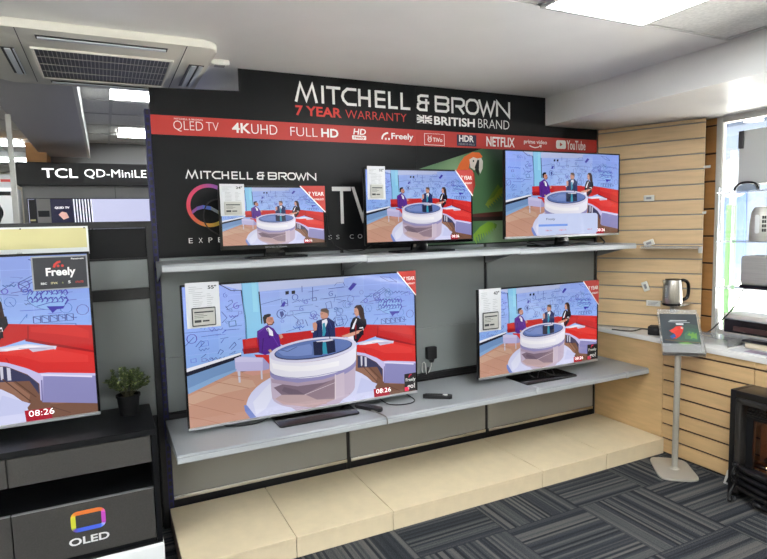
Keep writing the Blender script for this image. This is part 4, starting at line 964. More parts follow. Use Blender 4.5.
T43 = television('medium television on the lower right shelf, with silver bottom trim and small badge sticker', (2.440, -.285, .541), .962, .545, .048, rz=-.006, bez=.008, chin=.014, chin_m=m_silver, foot=(.42, .20), sticker=(.14, .17), freely=(.385, .067, .085, .10))
T24 = television('smallest television, on the upper left shelf below the white lettering', (.779, -.200, 1.378), .544, .316, .047, bez=.010, chin=.022, foot=(.30, .13), sticker=(.138, .140), deep=.05)
T32 = television('television on the middle upper shelf, left of the parrot picture', (1.632, -.200, 1.373), .704, .422, .046, bez=.009, chin=.018, foot=(.36, .16), sticker=(.125, .155), deep=.06)
TUR = television('television on the upper right shelf with silver bottom trim and reflections', (2.702, -.210, 1.368), .966, .547, .056, rz=-.012, bez=.008, chin=.014, chin_m=m_silver, foot=(.50, .17))
def on_screen(T, x0, x1, z0, z1):
    q = M(); q.prism(rrect(x0, x1, z0, z1, .022), 'xz', -.0036, -.0032)
    o = q.build('on_screen_panel', mat('pale screen message', rgb(20, 20, 24), .08, emit=rgb(196, 206, 238), es=.66), T, False); o['label'] = 'pale rounded message panel on the screen'
    w_, h_ = x1 - x0, z1 - z0
    q = M(); q.box(x0 + .004, x0 + w_ * .48, -.0041, -.0037, z0 + h_ * .40, z0 + h_ * .50); q.build('message_bar', mat('lit blue bar', rgb(20, 20, 60), .1, emit=rgb(120, 156, 226), es=.66), o, False)
    text('Freely', x0 + w_ * .13, x0 + w_ * .27, z0 + h_ * .66, z0 + h_ * .80, -.0038, m_inkd, 'message_text', o, 0, world=False)
    for a, b in ((.12, .22), (.34, .46), (.82, .90)): text('sign in', x0 + w_ * a, x0 + w_ * b, z0 + h_ * .17, z0 + h_ * .24, -.0038, m_redt, 'message_text', o, 0, world=False)
on_screen(TUR, -.483 + .266 * .966, -.483 + .790 * .966, .074, .208)
text('MITCHELL & BROWN', -.055, .055, .053, .059, -.0034, m_ink, 'maker_lettering', T24, 0, world=False)

def price_card(label, size, w, h, loc, rz=0.0, paper_h=None):
    """white card taped to a television, hanging in front of its top left corner"""
    t = thing('price_card', label, 'price card', loc, rz, 'white price cards on the televisions')
    q = M(); q.box(0, w, -.0008, 0, -h, 0); q.build('paper', m_paper, t, False)
    text(size, w * .66, w * .92, -h * .155, -h * .075, -.0009, m_inkd, 'size_text', t, .03, .0002, False)
    q = M(); rr = random.Random(size)
    for k in range(11):
        z = -h * (.09 + .042 * k); L_ = w * rr.uniform(.18, .42); x_ = w * (.10 if k < 4 else .2)
        q.box(x_, x_ + L_, -.0011, -.0008, z - h * .009, z)
        if k > 3: q.box(w * .62, w * (.62 + rr.uniform(.1, .24)), -.0011, -.0008, z - h * .009, z)
    q.build('printed_lines', m_ink, t, False)
    q = M(); q.prism(rrect(w * .15, w * .86, -h * .96, -h * .55, .004), 'xz', -.006, -.0009, .001); o = q.build('shelf_label', m_inkd if w > .12 else m_epaper, t, False)
    q = M(); q.box(w * .18, w * .83, -.0068, -.0058, -h * .935, -h * .575); q.build('display', m_epaper, o, False)
    q = M(); q.box(w * .22, w * .79, -.0073, -.0067, -h * .665, -h * .635); q.box(w * .22, w * .42, -.0073, -.0067, -h * .875, -h * .82); q.box(w * .46, w * .66, -.0073, -.0067, -h * .865, -h * .83)
    for k in range(3): q.box(w * .22, w * (.5 + .1 * (k % 2)), -.0073, -.0067, -h * (.70 + .035 * k), -h * (.692 + .035 * k))
    q.build('display_print', m_inkd, o, False)
    return t
price_card('white price card on the largest lower shelf television', '55"', .152, .213, (.316, -.3045, 1.286))
price_card('white price card on the lower right television', '43"', .160, .255, (1.955, -.2950, 1.139))
price_card('white price card on the smallest upper television', '24"', .118, .155, (.512, -.2045, 1.747))
price_card('white price card on the television left of the parrot', '32"', .108, .180, (1.296, -.2045, 1.850))

# ------------------------------------------------------------------ left display unit: frame, cabinet, television, plant
t = thing('display_unit', 'black framed display wall with grey panels behind the leftmost television', 'display wall', (-.4, .03, 0))
M().box(.182, .2105, -.02, .055, 0.0, 1.578, .001, 1).build('upright', m_dark, t)
M().box(-1.30, -1.278, -.02, .055, 0.0, 1.578, .001, 1).build('upright', m_dark, t)
M().box(-1.278, .182, -.03, .055, 1.546, 1.578, .001, 1).build('top_rail', m_dark, t)
M().box(-1.278, .182, 0.0, .012, 1.402, 1.545, .001, 1).build('back_panel', m_black, t)['label'] = 'black back panel'
M().box(-1.278, .182, -.008, .012, 1.392, 1.401).build('rail', m_dark, t)
M().box(-1.278, .182, 0.0, .012, 1.252, 1.391, .001, 1).build('back_panel', m_grey, t)
M().box(-1.278, .182, -.012, .012, 1.197, 1.251).build('rail', m_dark, t)
M().box(-1.278, .182, 0.0, .012, .60, 1.196, .001, 1).build('back_panel', m_grey, t)
M().box(-1.278, .182, .014, .05, 0.0, 1.54).build('backing', m_dark, t)
t = thing('header_card', 'pale yellow card in a white frame above the leftmost television', 'card', (-.45, -.06, 1.43))
M().box(-.83, -.072, -.050, -.044, 1.462, 1.552).build('card', m_cream, t)
q = M(); q.box(-.84, -.068, -.054, -.043, 1.552, 1.560); q.box(-.84, -.068, -.054, -.043, 1.432, 1.462); q.box(-.076, -.068, -.054, -.043, 1.462, 1.552); q.box(-.84, -.832, -.054, -.043, 1.462, 1.552); q.box(-.84, -.068, -.043, -.004, 1.44, 1.448)
q.build('frame', m_wgloss, t)
for x in (-.335, -.083):
    M().ball((x, -.0545, 1.552), .0035, sy=.4, u=10, v=6).build('screw', m_inkd, t)
M().box(-.355, -.335, -.058, -.054, 1.425, 1.447, .001, 1).build('clip', m_acry, t)

cb = thing('media_cabinet', 'black cabinet with grey drawer fronts under the leftmost television', 'cabinet', (-.4, -.24, .157))
X0, X1 = -.966, .148
q = M(); q.box(X0, X1, -.43, -.025, .645, .672, .002, 1); q.build('top_board', m_cab, cb)
for x in (X0, X1 - .022): M().box(x, x + .022, -.428, -.025, .157, .6445, .001, 1).build('side_board', m_cab, cb)
M().box(X0 + .023, X1 - .023, -.415, -.025, .157, .178).build('bottom_board', m_cab, cb)
M().box(X0 + .023, X1 - .023, -.420, -.03, .398, .409).build('shelf', m_cab, cb)
M().box(X0 + .023, X1 - .023, -.035, -.026, .18, .64).build('back_board', m_dark, cb)
for k, (a, b) in enumerate(((X0 + .026, -.410), (-.405, X1 - .026))):
    M().box(a, b, -.429, -.10, .526, .642, .001, 1).build('drawer', m_draw, cb)
    fl = M().box(a, b, -.429, -.413, .181, .407, .001, 1).build('flap_door', m_draw, cb)
    M().box(a, b, -.4296, -.414, .4072, .4102).build('edge_strip', m_silver, fl)
text('OLED', -.214, -.062, .2275, .2600, -.4292, m_white, 'lettering', cb, .024)
it = []
st = [(0, (225, 90, 200)), (.12, (235, 120, 60)), (.3, (235, 130, 50)), (.42, (240, 220, 60)), (.5, (200, 215, 60)), (.6, (110, 80, 190)), (.75, (60, 110, 235)), (.87, (190, 200, 240)), (.93, (170, 60, 190)), (1, (225, 90, 200))]
def rr_pt(t_, hx, hz, r=.02):
    pts = rrect(-.137 - hx, -.137 + hx, .328 - hz, .328 + hz, r, 6); n = len(pts)
    return pts[int(t_ * n) % n]
po = rrect(-.202, -.072, .283, .373, .026, 6); pi_ = rrect(-.184, -.088, .3005, .3555, .004, 6); n = len(po)
for k in range(n):
    it.append((ramp(k / n, st), [po[k], po[(k + 1) % n], pi_[(k + 1) % n], pi_[k]]))
build_cols('ring_logo', colour_polys(it, lambda p, k: (p[0], -.4296, p[1])), m_colour, cb, True)
t = thing('cabinet_base', 'glossy white base unit under the black cabinet', 'base', (-.4, -.24, 0))
q = M(); q.box(X0 - .01, .152, -.446, -.02, .0, .155, .012, 3); q.build('body', m_wgloss, t)
M().box(X0 - .005, .147, -.436, -.03, .1555, .1568).build('gasket', m_dark, t)

TP = television('huge leftmost television, cut off by the photo edge, on the black cabinet', (-.716, -.250, .672), 1.300, .728, .047, bez=.010, chin=.014, chin_m=m_silver, foot=(.5, .2))
t = thing('promo_card', 'dark grey promotion card with white lettering on the leftmost television', 'card', (-.172, -.256, 1.36))
q = M(); q.box(-.284, -.074, -.258, -.2545, 1.289, 1.434, .001, 1); q.build('border', mat('grey border print', rgb(150, 152, 158), .5), t)
q = M(); q.box(-.278, -.080, -.2592, -.2578, 1.295, 1.428); q.build('panel', mat('dark grey print', rgb(44, 46, 52), .5), t)
text('Freely', -.233, -.122, 1.339, 1.384, -.2594, m_white, 'lettering', t, .03)
text('Panasonic', -.136, -.087, 1.416, 1.423, -.2594, m_white, 'lettering', t, .02)
q = M(); q.strip([(-.202, 1.385), (-.198, 1.397), (-.188, 1.406), (-.176, 1.409)], .009, -.2604); q.prism(ellipse(-.186, 1.391, .0055, .0055, 12), 'xz', -.2604, -.2594); q.prism(ellipse(-.170, 1.391, .0055, .0055, 12), 'xz', -.2604, -.2594)
q.build('logo_mark', m_redt, t)
for s_, a, b, m_ in (('BBC', -.254, -.232, m_white), ('ITVX', -.217, -.192, m_cream), ('4', -.177, -.171, m_leaf2), ('5', -.153, -.144, m_white), ('U', -.125, -.121, m_redt), ('PLAYER', -.118, -.094, m_redt)):
    text(s_, a, b, 1.314, 1.323 if s_ != '5' else 1.326, -.2594, m_, 'lettering', t, .02)

t = thing('potted_plant', 'small bushy green plant in a black pot on the black cabinet', 'potted plant', (.052, -.150, .672))
q = M(); q.lathe([(.040, 0), (.050, .085), (.054, .085), (.054, .095), (.047, .095), (.045, .080)], n=24, cap=False); q.lathe([(.040, 0), (.0, 0.001)], n=24, cap=False); q.build('pot', m_pot, t, False)
q = M(); q.lathe([(.046, .080), (.0, .084)], n=20, cap=False); q.build('soil', m_stem, t, False)
rr = random.Random(3); q = M(); st_ = M()
def leaf(q, p, d, L_, w_, k):
    d = d.normalized(); s_ = d.cross(Vector((0, 0, 1))); s_ = s_.normalized() if s_.length > .01 else Vector((1, 0, 0)); n_ = s_.cross(d).normalized()
    a = [p, p + d * L_ * .35 + s_ * w_ + n_ * .002, p + d * L_ * .75 + s_ * w_ * .8, p + d * L_ - n_ * .003, p + d * L_ * .75 - s_ * w_ * .8, p + d * L_ * .35 - s_ * w_ + n_ * .002]
    m1 = p + d * L_ * .5 - n_ * .003
    v = [q.bm.verts.new(x) for x in a]; c = q.bm.verts.new(m1)
    for i in range(6):
        f = q.bm.faces.new((v[i], v[(i + 1) % 6], c)); f.material_index = k
for k in range(46):
    az = rr.uniform(0, 2 * PI); ph = rr.uniform(.05, 1.25); R_ = rr.uniform(.07, .125)
    tip = Vector((math.cos(az) * math.sin(ph) * R_ * 1.0, math.sin(az) * math.sin(ph) * R_ * .8, .09 + math.cos(ph) * R_ * 1.0 + .015))
    base = Vector((math.cos(az) * .012, math.sin(az) * .012, .082)); mid = (base + tip) / 2 + Vector((0, 0, .012))
    pts = [base, mid, tip]; st_.tube(pts, .0012, 5)
    for f_ in (.45, .6, .72, .82, .9, .97, 1.0):
        p = base.lerp(mid, f_ * 2) if f_ < .5 else mid.lerp(tip, f_ * 2 - 1)
        for s_ in range(3):
            d = Vector((rr.uniform(-1, 1), rr.uniform(-1, 1), rr.uniform(-.3, 1))) + (tip - base).normalized() * .8
            leaf(q, p, d, rr.uniform(.014, .022), rr.uniform(.005, .008), 1 if rr.random() < .16 else 0)
st_.build('stems', m_stem, t, False); q.build('foliage', [m_leafg, m_leaf2], t, False)

# ------------------------------------------------------------------ things lying on the lower shelves and panel
def remote(label, loc, rz):
    t = thing('remote_control', label, 'remote control', loc, rz)
    q = M(); q.prism(rrect(-.082, .082, -.021, .021, .012), 'xy', .0, .019, .005); q.build('body', m_matt, t, False)
    q = M()
    for i in range(8):
        for j in range(3): q.box(-.068 + i * .014, -.060 + i * .014, -.014 + j * .0105, -.007 + j * .0105, .0185, .0205, .001, 1)
    q.build('buttons', m_dark, t, False)
    return t
r_ = remote('black remote control with a white sticker on the middle lower shelf', (1.628, -.350, .553), -.62)
q = M(); q.box(.030, .056, -.012, .010, .0188, .0212); q.build('sticker', m_white, r_, False)
remote('black remote control beside the foot of the largest lower television', (1.192, -.370, .566), -1.05)
t = thing('power_adapter', 'black square plug adapter on the grey back panel', 'adapter', (1.785, -.02, .70))
q = M(); q.box(1.752, 1.822, -.036, -.001, .690, .768, .007); q.build('body', m_matt, t)
q = M(); q.prism([(1.768, .690), (1.806, .690), (1.798, .668), (1.778, .668)], 'xz', -.030, -.006, .003); q.build('plug_neck', m_matt, t)
q = M(); q.tube([(1.788, -.018, .668), (1.786, -.018, .645), (1.772, -.020, .615), (1.757, -.022, .603)], .0026); q.build('cable', m_wcable, t)
t = thing('cable_tail', 'looped white and black cable ends hanging beside the plug adapter', 'cable', (1.73, -.02, .60))
q = M(); q.tube([(1.730, -.015, .59), (1.722, -.014, .63), (1.726, -.013, .668), (1.738, -.013, .676), (1.748, -.013, .662), (1.750, -.014, .62), (1.755, -.016, .595)], .0035); q.build('white_loop', m_wcable, t)
q = M(); q.tube([(1.765, -.016, .64), (1.757, -.018, .61), (1.760, -.02, .592)], .006); q.tube([(1.718, -.016, .605), (1.74, -.02, .590), (1.77, -.022, .588)], .008); q.build('black_plugs', m_cable, t)
t = thing('gap_strip', 'long black strip along the back of the lower shelves', 'dark strip', (1.7, -.01, .57))
M().box(.240, 3.176, -.022, -.001, .570, .598, .003, 1).build('rail', m_dark, t)  # black strip stands in for the dark gap below the back panels
def cable(label, pts, r=.003, m_=None):
    q = M(); q.tube(pts, r, 8)
    o = q.build('cable', m_ or m_cable); tag(o, label, 'cable', 'black television cables'); return o
def bez(P, n=14):
    out = []
    P = [Vector(p) for p in P]
    for i in range(len(P) - 1):
        p0, p1, p2, p3 = P[max(i - 1, 0)], P[i], P[i + 1], P[min(i + 2, len(P) - 1)]
        for k in range(n):
            t_ = k / n; out.append(.5 * ((2 * p1) + (p2 - p0) * t_ + (2 * p0 - 5 * p1 + 4 * p2 - p3) * t_ ** 2 + (3 * p1 - p0 - 3 * p2 + p3) * t_ ** 3))
    out.append(P[-1]); return out
cable('black cable sagging under the largest television at its left', bez([(.44, -.235, .60), (.47, -.27, .575), (.56, -.30, .571), (.66, -.28, .573), (.75, -.22, .60)]))
cable('black cable looping under the right end of the largest television', bez([(1.30, -.235, .585), (1.33, -.33, .5605), (1.42, -.37, .557), (1.49, -.33, .558), (1.47, -.24, .58)]))
cable('thin grey cable dropping over the lower shelf edge beside a remote', bez([(1.19, -.40, .571), (1.205, -.47, .571), (1.213, -.530, .570), (1.215, -.545, .555), (1.215, -.545, .535)]), .0035, mat('grey cable', rgb(120, 118, 112), .5))
cable('black cable tangle under the lower right television', bez([(2.33, -.22, .60), (2.38, -.30, .548), (2.44, -.27, .58), (2.50, -.33, .5555), (2.53, -.25, .59), (2.47, -.21, .575), (2.42, -.20, .60)]))
cable('black cable hanging behind the middle upper television', bez([(1.12, -.03, 1.62), (1.13, -.06, 1.46), (1.19, -.10, 1.40), (1.30, -.10, 1.392), (1.42, -.08, 1.44)]))
cable('black cable looping at the left of the smallest television', bez([(.60, -.06, 1.69), (.49, -.05, 1.67), (.455, -.05, 1.60), (.48, -.06, 1.53), (.60, -.08, 1.46)]))
cable('black cables under the upper right television', bez([(2.42, -.17, 1.40), (2.50, -.26, 1.375), (2.66, -.28, 1.374), (2.80, -.24, 1.385), (2.98, -.27, 1.374), (3.05, -.18, 1.41)]), .005)
for (x, z, y, lab) in ((2.985, .530, -.474, 'silver clip on the front edge of the lower right shelf'), (2.212, .552, -.506, 'silver clip at the joint of the middle and right lower shelves')):
    q = M(); q.box(x - .012, x + .012, y - .004, y, z - .028, z + .010, .002, 1); q.box(x - .012, x + .012, y, y + .03, z + .0105, z + .0125)
    tag(q.build('shelf_clip', m_lip), lab, 'clip')

# ------------------------------------------------------------------ beech slotted panel, shelves and kettle on it
PA = math.atan2(-.600, .313)      # panel runs from the board corner toward the room
t = thing('slotted_panel', 'beech slotted display panel at an angle beside the black board', 'panel', (3.203, -.004, .758), PA)
q = M(); slats(q, 0, .672, 0, 1.405, 0.0, 1.380, .0982, .009, .018); q.build('panel', [m_beechh, m_groove], t, False)
def onp(s_, d, z): # along panel, out of the panel toward the room, height
    c, s0 = math.cos(PA), math.sin(PA); return Vector((3.203 + c * s_ + s0 * d, -.004 + s0 * s_ - c * d, z))
def ptag(label, s_, z, tilt):
    p = onp(s_, .010, z); t = thing('ticket_clip', label, 'price ticket', p, PA, 'white price tickets on the slotted panel')
    q = M(); q.box(-.033, .033, -.014, .0, -.020, .020, .004); o = q.build('holder', m_wplastic, t, False); o.rotation_euler = (0, tilt, 0)
    q = M(); q.box(-.016, .016, -.0148, -.0138, -.008, .008); q.build('print', m_ink, o, False)
    q = M(); q.box(-.006, .006, .0, .010, .010, .022); q.build('hook', m_acry, t, False)
ptag('white price ticket highest on the slotted panel', .347, 1.668, 0)
ptag('white tilted price ticket above the clear shelf on the slotted panel', .352, 1.362, -.35)
ptag('white upright price ticket on the slotted panel left of the kettle', .335, 1.063, 1.2)
p = onp(.385, .006, .947); t = thing('ticket_strip', 'wide white price strip low on the slotted panel left of the kettle', 'price ticket', p, PA)
M().box(-.045, .045, -.004, 0, -.020, .020, .001, 1).build('holder', m_wplastic, t, False); q = M()
for k in range(3): q.box(-.034, .030 - k * .008, -.0045, -.0038, .006 - k * .009, .009 - k * .009)
q.build('print', m_ink, t, False)
for k, (z, L_) in enumerate(((1.852, .034), (1.558, .016))):
    p = onp(.672, .003, z); t = thing('slot_hook', ['white hook end sticking out of the slotted panel edge near its top', 'small white hook end at mid height of the slotted panel edge'][k], 'hook', p, PA)
    M().box(-.004, L_, -.006, .006, -.008, .008, .002, 1).build('hook', m_wplastic, t, False)
    M().box(L_ - .005, L_ + .001, -.007, .007, -.004, .011, .002, 1).build('tip', m_wplastic, t, False)
t = thing('acrylic_shelf', 'empty clear acrylic shelf on the slotted panel above the kettle', 'shelf', onp(.5, 0, 1.340), PA)
M().box(-.17, .175, -.16, -.001, .0, .004).build('plate', m_acry, t, False)
M().box(-.17, .175, -.163, -.1602, -.010, .004).build('front_lip', m_acry2, t, False)
M().box(.150, .175, -.012, -.001, -.045, -.0005, .002, 1).build('bracket', m_wplastic, t, False)
t = thing('kettle_shelf', 'half round clear acrylic shelf carrying the steel kettle', 'shelf', onp(.535, 0, .962), PA)
q = M(); q.prism([(-.085, -.001)] + [(.085 * math.cos(PI + k * PI / 20), -.03 - .19 * math.sin(k * PI / 20)) for k in range(21)] + [(.085, -.001)], 'xy', .0, .004); q.build('plate', m_acry, t, False)
q = M(); q.tube([(.085 * math.cos(PI + k * PI / 20), -.032 - .19 * math.sin(k * PI / 20), .002) for k in range(21)], .003, 6); q.build('rim', m_acry2, t, False)
M().box(-.02, .02, -.16, -.001, -.05, -.0005).build('support', m_acry, t, False)

def kettle(label, loc, rz, h=.175, r=.066):
    t = thing('kettle', label, 'kettle', loc, rz)
    q = M(); q.lathe([(r * .98, 0.012), (r, .02), (r * .97, h * .5), (r * .88, h * .86), (r * .82, h * .94), (r * .70, h * .97), (0, h * .975)], n=36, cap=False); q.build('body', m_steel, t, False)
    q = M(); q.lathe([(0, 0), (r * 1.02, 0), (r * 1.02, .012), (r * .9, .0135)], n=36, cap=False); q.build('base', m_gloss, t, False)
    q = M(); q.lathe([(r * .78, h * .955), (r * .74, h * .985), (r * .3, h), (0, h * 1.0)], n=30, cap=False); q.build('lid', m_gloss, t, False)
    q = M(); q.prism([(-r * .78, h * .94), (-r * .98, h * .92), (-r * .86, h * .78)], 'xz', -.014, .014, .003); q.build('spout', m_steel, t, False)
    q = M(); q.tube(bez([(r * .70, 0, h * .90), (r * 1.10, 0, h * .93), (r * 1.52, 0, h * .82), (r * 1.60, 0, h * .55), (r * 1.50, 0, h * .30), (r * 1.15, 0, h * .20), (r * .92, 0, h * .22)]), .0105, 10); q.build('handle', m_gloss, t, False)
    a = PI + .62; q = M(); q.box(-.010, .010, -.003, .003, h * .28, h * .76, .002, 1); o = q.build('water_window', mat('grey water window', rgb(140, 140, 138), .2), t, False)
    o.matrix_local = Matrix.Translation((math.cos(a) * r * .985, math.sin(a) * r * .985, 0)) @ Matrix.Rotation(a + PI / 2, 4, 'Z')
    q = M()
    for k in range(6): q.box(-.005, .005, -.0036, -.0028, h * (.34 + .06 * k), h * (.345 + .06 * k))
    o2 = q.build('marks', m_white, o, False)
    return t
kettle('brushed steel kettle with black handle on the clear half round shelf', (3.300, -.551, .966), math.radians(-36), .172, .060)

# ------------------------------------------------------------------ counter
ct = thing('counter', 'beech counter with a white worktop and slotted front', 'counter', (3.42, -1.6, 0))
q = M(); q.prism([(3.186, -.005), (3.186, -3.4), (3.612, -3.4), (3.612, -.54), (3.58, -.54), (3.46, -.3), (3.25, -.005)], 'xy', .722, .757, .003); q.build('worktop', m_top, ct)
M().box(3.200, 3.218, -.568, .002, 0.0, .721, .0008, 1).build('plain_panel', m_beech, ct)
def side_slats(y0, y1, name):
    q = M(); slats(q, -y0, -y1, 0.0, .721, 0.0, .583, .0966, .012, .018)
    o = q.build(name, [m_beech, m_slot], ct, False); o.matrix_local = Matrix.Translation((3.200 - 3.42, 1.6, 0)) @ Matrix.Rotation(-PI / 2, 4, 'Z')
side_slats(-.5695, -1.147, 'slat_panel'); side_slats(-1.1495, -3.4, 'slat_panel')
M().box(3.224, 3.60, -3.38, -.62, 0.0, .72).build('carcass', m_beech, ct)

t = thing('power_brick', 'black box on the white counter under the price strip', 'power supply', (3.27, -.47, .757), PA)
q = M(); q.box(-.055, .055, -.04, .045, .0, .058, .006); q.build('body', m_matt, t, False)
q = M(); q.tube(bez([(-.055, 0, .03), (-.10, .0, .03), (-.17, .012, .008), (-.30, .026, .006)]), .004); q.build('cable', m_cable, t, False)
M().box(-.0551, -.053, -.012, .012, .018, .042, .001, 1).build('socket', m_dark, t, False)

# leaflet holder stand
t = thing('leaflet_stand', 'silver floor stand with a clear leaflet holder beside the counter', 'stand', (3.03, -.795, 0))
def round_poly(P, r, n=6):
    out = []; L_ = len(P)
    for i in range(L_):
        p, a, b = Vector(P[i]), Vector(P[i - 1]), Vector(P[(i + 1) % L_]); d0 = (a - p).normalized(); d1 = (b - p).normalized()
        for k in range(n + 1):
            u_ = k / n; x = p + d0 * r * (1 - u_) ** 2 + d1 * r * u_ ** 2; out.append((x.x, x.y))
    return out
q = M(); q.prism(round_poly([(3.045, -.598), (3.194, -.735), (3.012, -.985), (2.835, -.850)], .06), 'xy', .0, .012, .004); q.build('base', m_stand, t)
q = M(); q.lathe([(.030, .012), (.022, .020), (.0185, .022)], (3.028, -.797, 0), 24, cap=False); q.tube([(3.028, -.797, .012), (3.034, -.799, .742)], .0175, 20); q.build('pole', m_stand, t)
HY, HT = math.radians(-44), math.radians(49)
hx = Vector((math.cos(HY), math.sin(HY), 0)); hn = Vector((math.sin(HY), -math.cos(HY), 0)); hz = Vector((0, 0, math.cos(HT))) - hn * math.sin(HT); ho = hz.cross(hx) * -1
if ho.dot(hn) < 0: ho = -ho
H0 = Vector((3.055, -.811, .760))
HM = Matrix(((hx.x, -ho.x, hz.x, H0.x), (hx.y, -ho.y, hz.y, H0.y), (hx.z, -ho.z, hz.z, H0.z), (0, 0, 0, 1)))   # local: x across, -y toward viewer, z up the slope
def hp(q, name, m_, parent, sub=None):
    q.bm.transform(HM); return q.build(name, m_, parent)
q = M(); q.box(-.112, .112, .004, .007, -.062, .300, .001, 1); hp(q, 'holder_back', m_acry2, t)
q = M(); q.box(-.112, .112, -.030, -.027, -.062, .004, .001, 1); q.box(-.112, .112, -.027, .004, -.062, -.059); hp(q, 'holder_pocket', glass_mat('frosted pocket', (.95, .95, .95, 1), .14, .1, white=.14), t)
for s_ in (-1, 1):
    q = M(); q.prism([(-.030, -.062), (-.030, .004), (-.014, .10), (-.004, .262), (.004, .262), (.004, -.062)], 'yz', s_ * .1135 - .0015, s_ * .1135 + .0015); hp(q, 'holder_side', m_acry2, t)
q = M(); q.tube([(.0, .02, .06), (.0, .05, .03)], .012, 12); hp(q, 'tilt_joint', m_stand, t)
lf = thing('leaflet', 'dark leaflet with a red parrot in the clear stand holder', 'leaflet', H0)
q = M(); q.box(-.103, .103, -.004, .0028, -.050, .256); q.bm.transform(HM); q.build('sheet', mat('dark slate print', rgb(62, 70, 76), .35, noise=.12, scale=9), lf)
LP = [(c3(66, 84, 80), [(-.04, .03), (.103, .03), (.103, .165), (.05, .18), (-.03, .14)]), (c3(66, 94, 84), [(-.02, .03), (.103, .03), (.103, .135), (.04, .15), (-.02, .11)]), (c3(74, 118, 92), [(.02, .06), (.085, .05), (.094, .08), (.080, .11), (.045, .125), (.02, .10)]), (c3(110, 90, 66), [(-.09, .052), (.103, .036), (.103, .030), (-.09, .046)]),
 (c3(206, 52, 42), [(-.055, .118), (-.02, .155), (.012, .160), (.022, .142), (.012, .110), (-.004, .080), (-.030, .058), (-.048, .062), (-.032, .095)]), (c3(216, 66, 48), [(-.060, .12), (-.018, .150), (-.008, .13), (-.045, .105)]),
 (c3(230, 200, 190), [(.006, .152), (.020, .148), (.016, .134), (.006, .138)]), (c3(50, 90, 160), [(-.062, .075), (-.034, .098), (-.026, .075), (-.050, .058)]), (c3(112, 160, 76), [(.035, .09), (.05, .112), (.054, .096), (.07, .116), (.074, .096), (.088, .11), (.085, .06), (.066, .070), (.05, .060), (.056, .082)]),
 (c3(120, 170, 80), [(-.02, .028), (.03, .036), (.06, .022), (.0, .014)]), (c3(200, 206, 208), [(-.05, .205), (.045, .205), (.045, .198), (-.05, .198)]), (c3(190, 196, 198), [(-.058, .194), (.06, .190), (.06, .186), (-.058, .189)]), (c3(230, 234, 236), [(-.018, .180), (.024, .180), (.024, .168), (-.018, .168)]), (c3(160, 168, 170), [(-.085, .020), (-.045, .020), (-.045, .016), (-.085, .016)])]
b_ = colour_polys(LP, lambda p, k: (p[0], -.0046 - k * 2e-5, p[1])); b_.transform(HM); build_cols('leaflet_print', b_, m_colour, lf, True)

# ------------------------------------------------------------------ things on the counter by the window
def floor_copy(): pass
rk = thing('shelf_rack', 'clear acrylic rack of shelves in the window above the counter', 'rack', (3.51, -1.2, .757))
for z in (1.084, 1.372, 1.672):
    M().box(3.43, 3.592, -1.25, -.745, z, z + .008, .001, 1).build('shelf', m_acry2, rk)
for x in (3.445, 3.578):
    for y in (-.757, -1.238): M().box(x - .006, x + .006, y - .006, y + .006, .7575, 1.71, .001, 1).build('post', m_acry2, rk)
q = M()
q.tube([(3.578, -.77, .76), (3.52, -.78, .98), (3.50, -.80, 1.07)], .003, 6); q.build('brace', m_acry2, rk)
t = thing('boxed_appliance', 'pale grey boxy appliance with a dark corner strip on the top window shelf', 'appliance', (3.50, -1.1, 1.68), 0)
q = M(); q.box(3.445, 3.585, -1.16, -.862, 1.720, 2.035, .010); q.build('body', mat('pale grey enamel', rgb(206, 208, 206), .4), t)
M().box(3.436, 3.446, -.894, -.864, 1.93, 2.032, .002, 1).build('hinge_strip', mat('charcoal plastic', rgb(70, 70, 72), .5), t)
for x, y in ((3.46, -.90), (3.57, -.90), (3.46, -1.13), (3.57, -1.13)): M().box(x - .012, x + .012, y - .012, y + .012, 1.6805, 1.7205).build('foot', m_dark, t)
t = thing('carry_handle', 'black arched handle of a grey lid on the top window shelf', 'lid', (3.442, -.93, 1.68))
q = M(); q.tube(bez([(3.4395, -.848, 1.684), (3.4395, -.858, 1.706), (3.4395, -.885, 1.726), (3.4395, -.93, 1.729), (3.4395, -.97, 1.718), (3.4395, -.99, 1.686)]), .006, 8); q.build('handle', m_matt, t)
q = M(); q.prism([(-.860, 1.681), (-.868, 1.702), (-.89, 1.718), (-.93, 1.722), (-.965, 1.712), (-.983, 1.681)], 'yz', 3.4335, 3.4435, .002); q.build('lid', mat('blue grey lid', rgb(150, 164, 180), .25), t)
t = thing('steel_jug', 'shiny steel jug kettle with a gauge and black buttons on the middle window shelf', 'kettle', (3.505, -.985, 1.3805))
q = M(); q.lathe([(0, 0), (.068, 0), (.070, .01), (.068, .10), (.060, .17), (.045, .198), (0, .203)], n=36, cap=False); q.build('body', m_steelh, t, False)
a = PI + .35
def stick(q, name, m_, aa, r_=.070):
    o = q.build(name, m_, t, False); o.matrix_local = Matrix.Translation((math.cos(aa) * r_, math.sin(aa) * r_, 0)) @ Matrix.Rotation(aa + PI / 2, 4, 'Z'); return o
q = M(); q.prism(rrect(-.012, .012, .045, .155, .010), 'xz', -.003, .004); stick(q, 'gauge', m_wgloss, PI + .10, .0685)
q = M()
for k in range(4):
    for j in range(2): q.box(-.010 + j * .011, -.001 + j * .011, -.003, .004, .055 + k * .025, .073 + k * .025, .001, 1)
stick(q, 'buttons', m_matt, PI + .60, .0685)
q = M(); q.tube(bez([(.05, -.02, .17), (.085, -.03, .17), (.10, -.035, .11), (.075, -.03, .03)]), .008); q.build('handle', m_gloss, t, False)
t = thing('toaster', 'large brushed steel toaster on the lowest window shelf', 'toaster', (3.51, -1.062, 1.0925))
q = M(); q.box(-.072, .072, -.14, .165, .022, .200, .018, 4); q.build('body', m_steelh, t, False)
q = M(); q.box(-.074, .074, -.142, .167, .004, .026, .006); q.build('base', m_gloss, t, False)
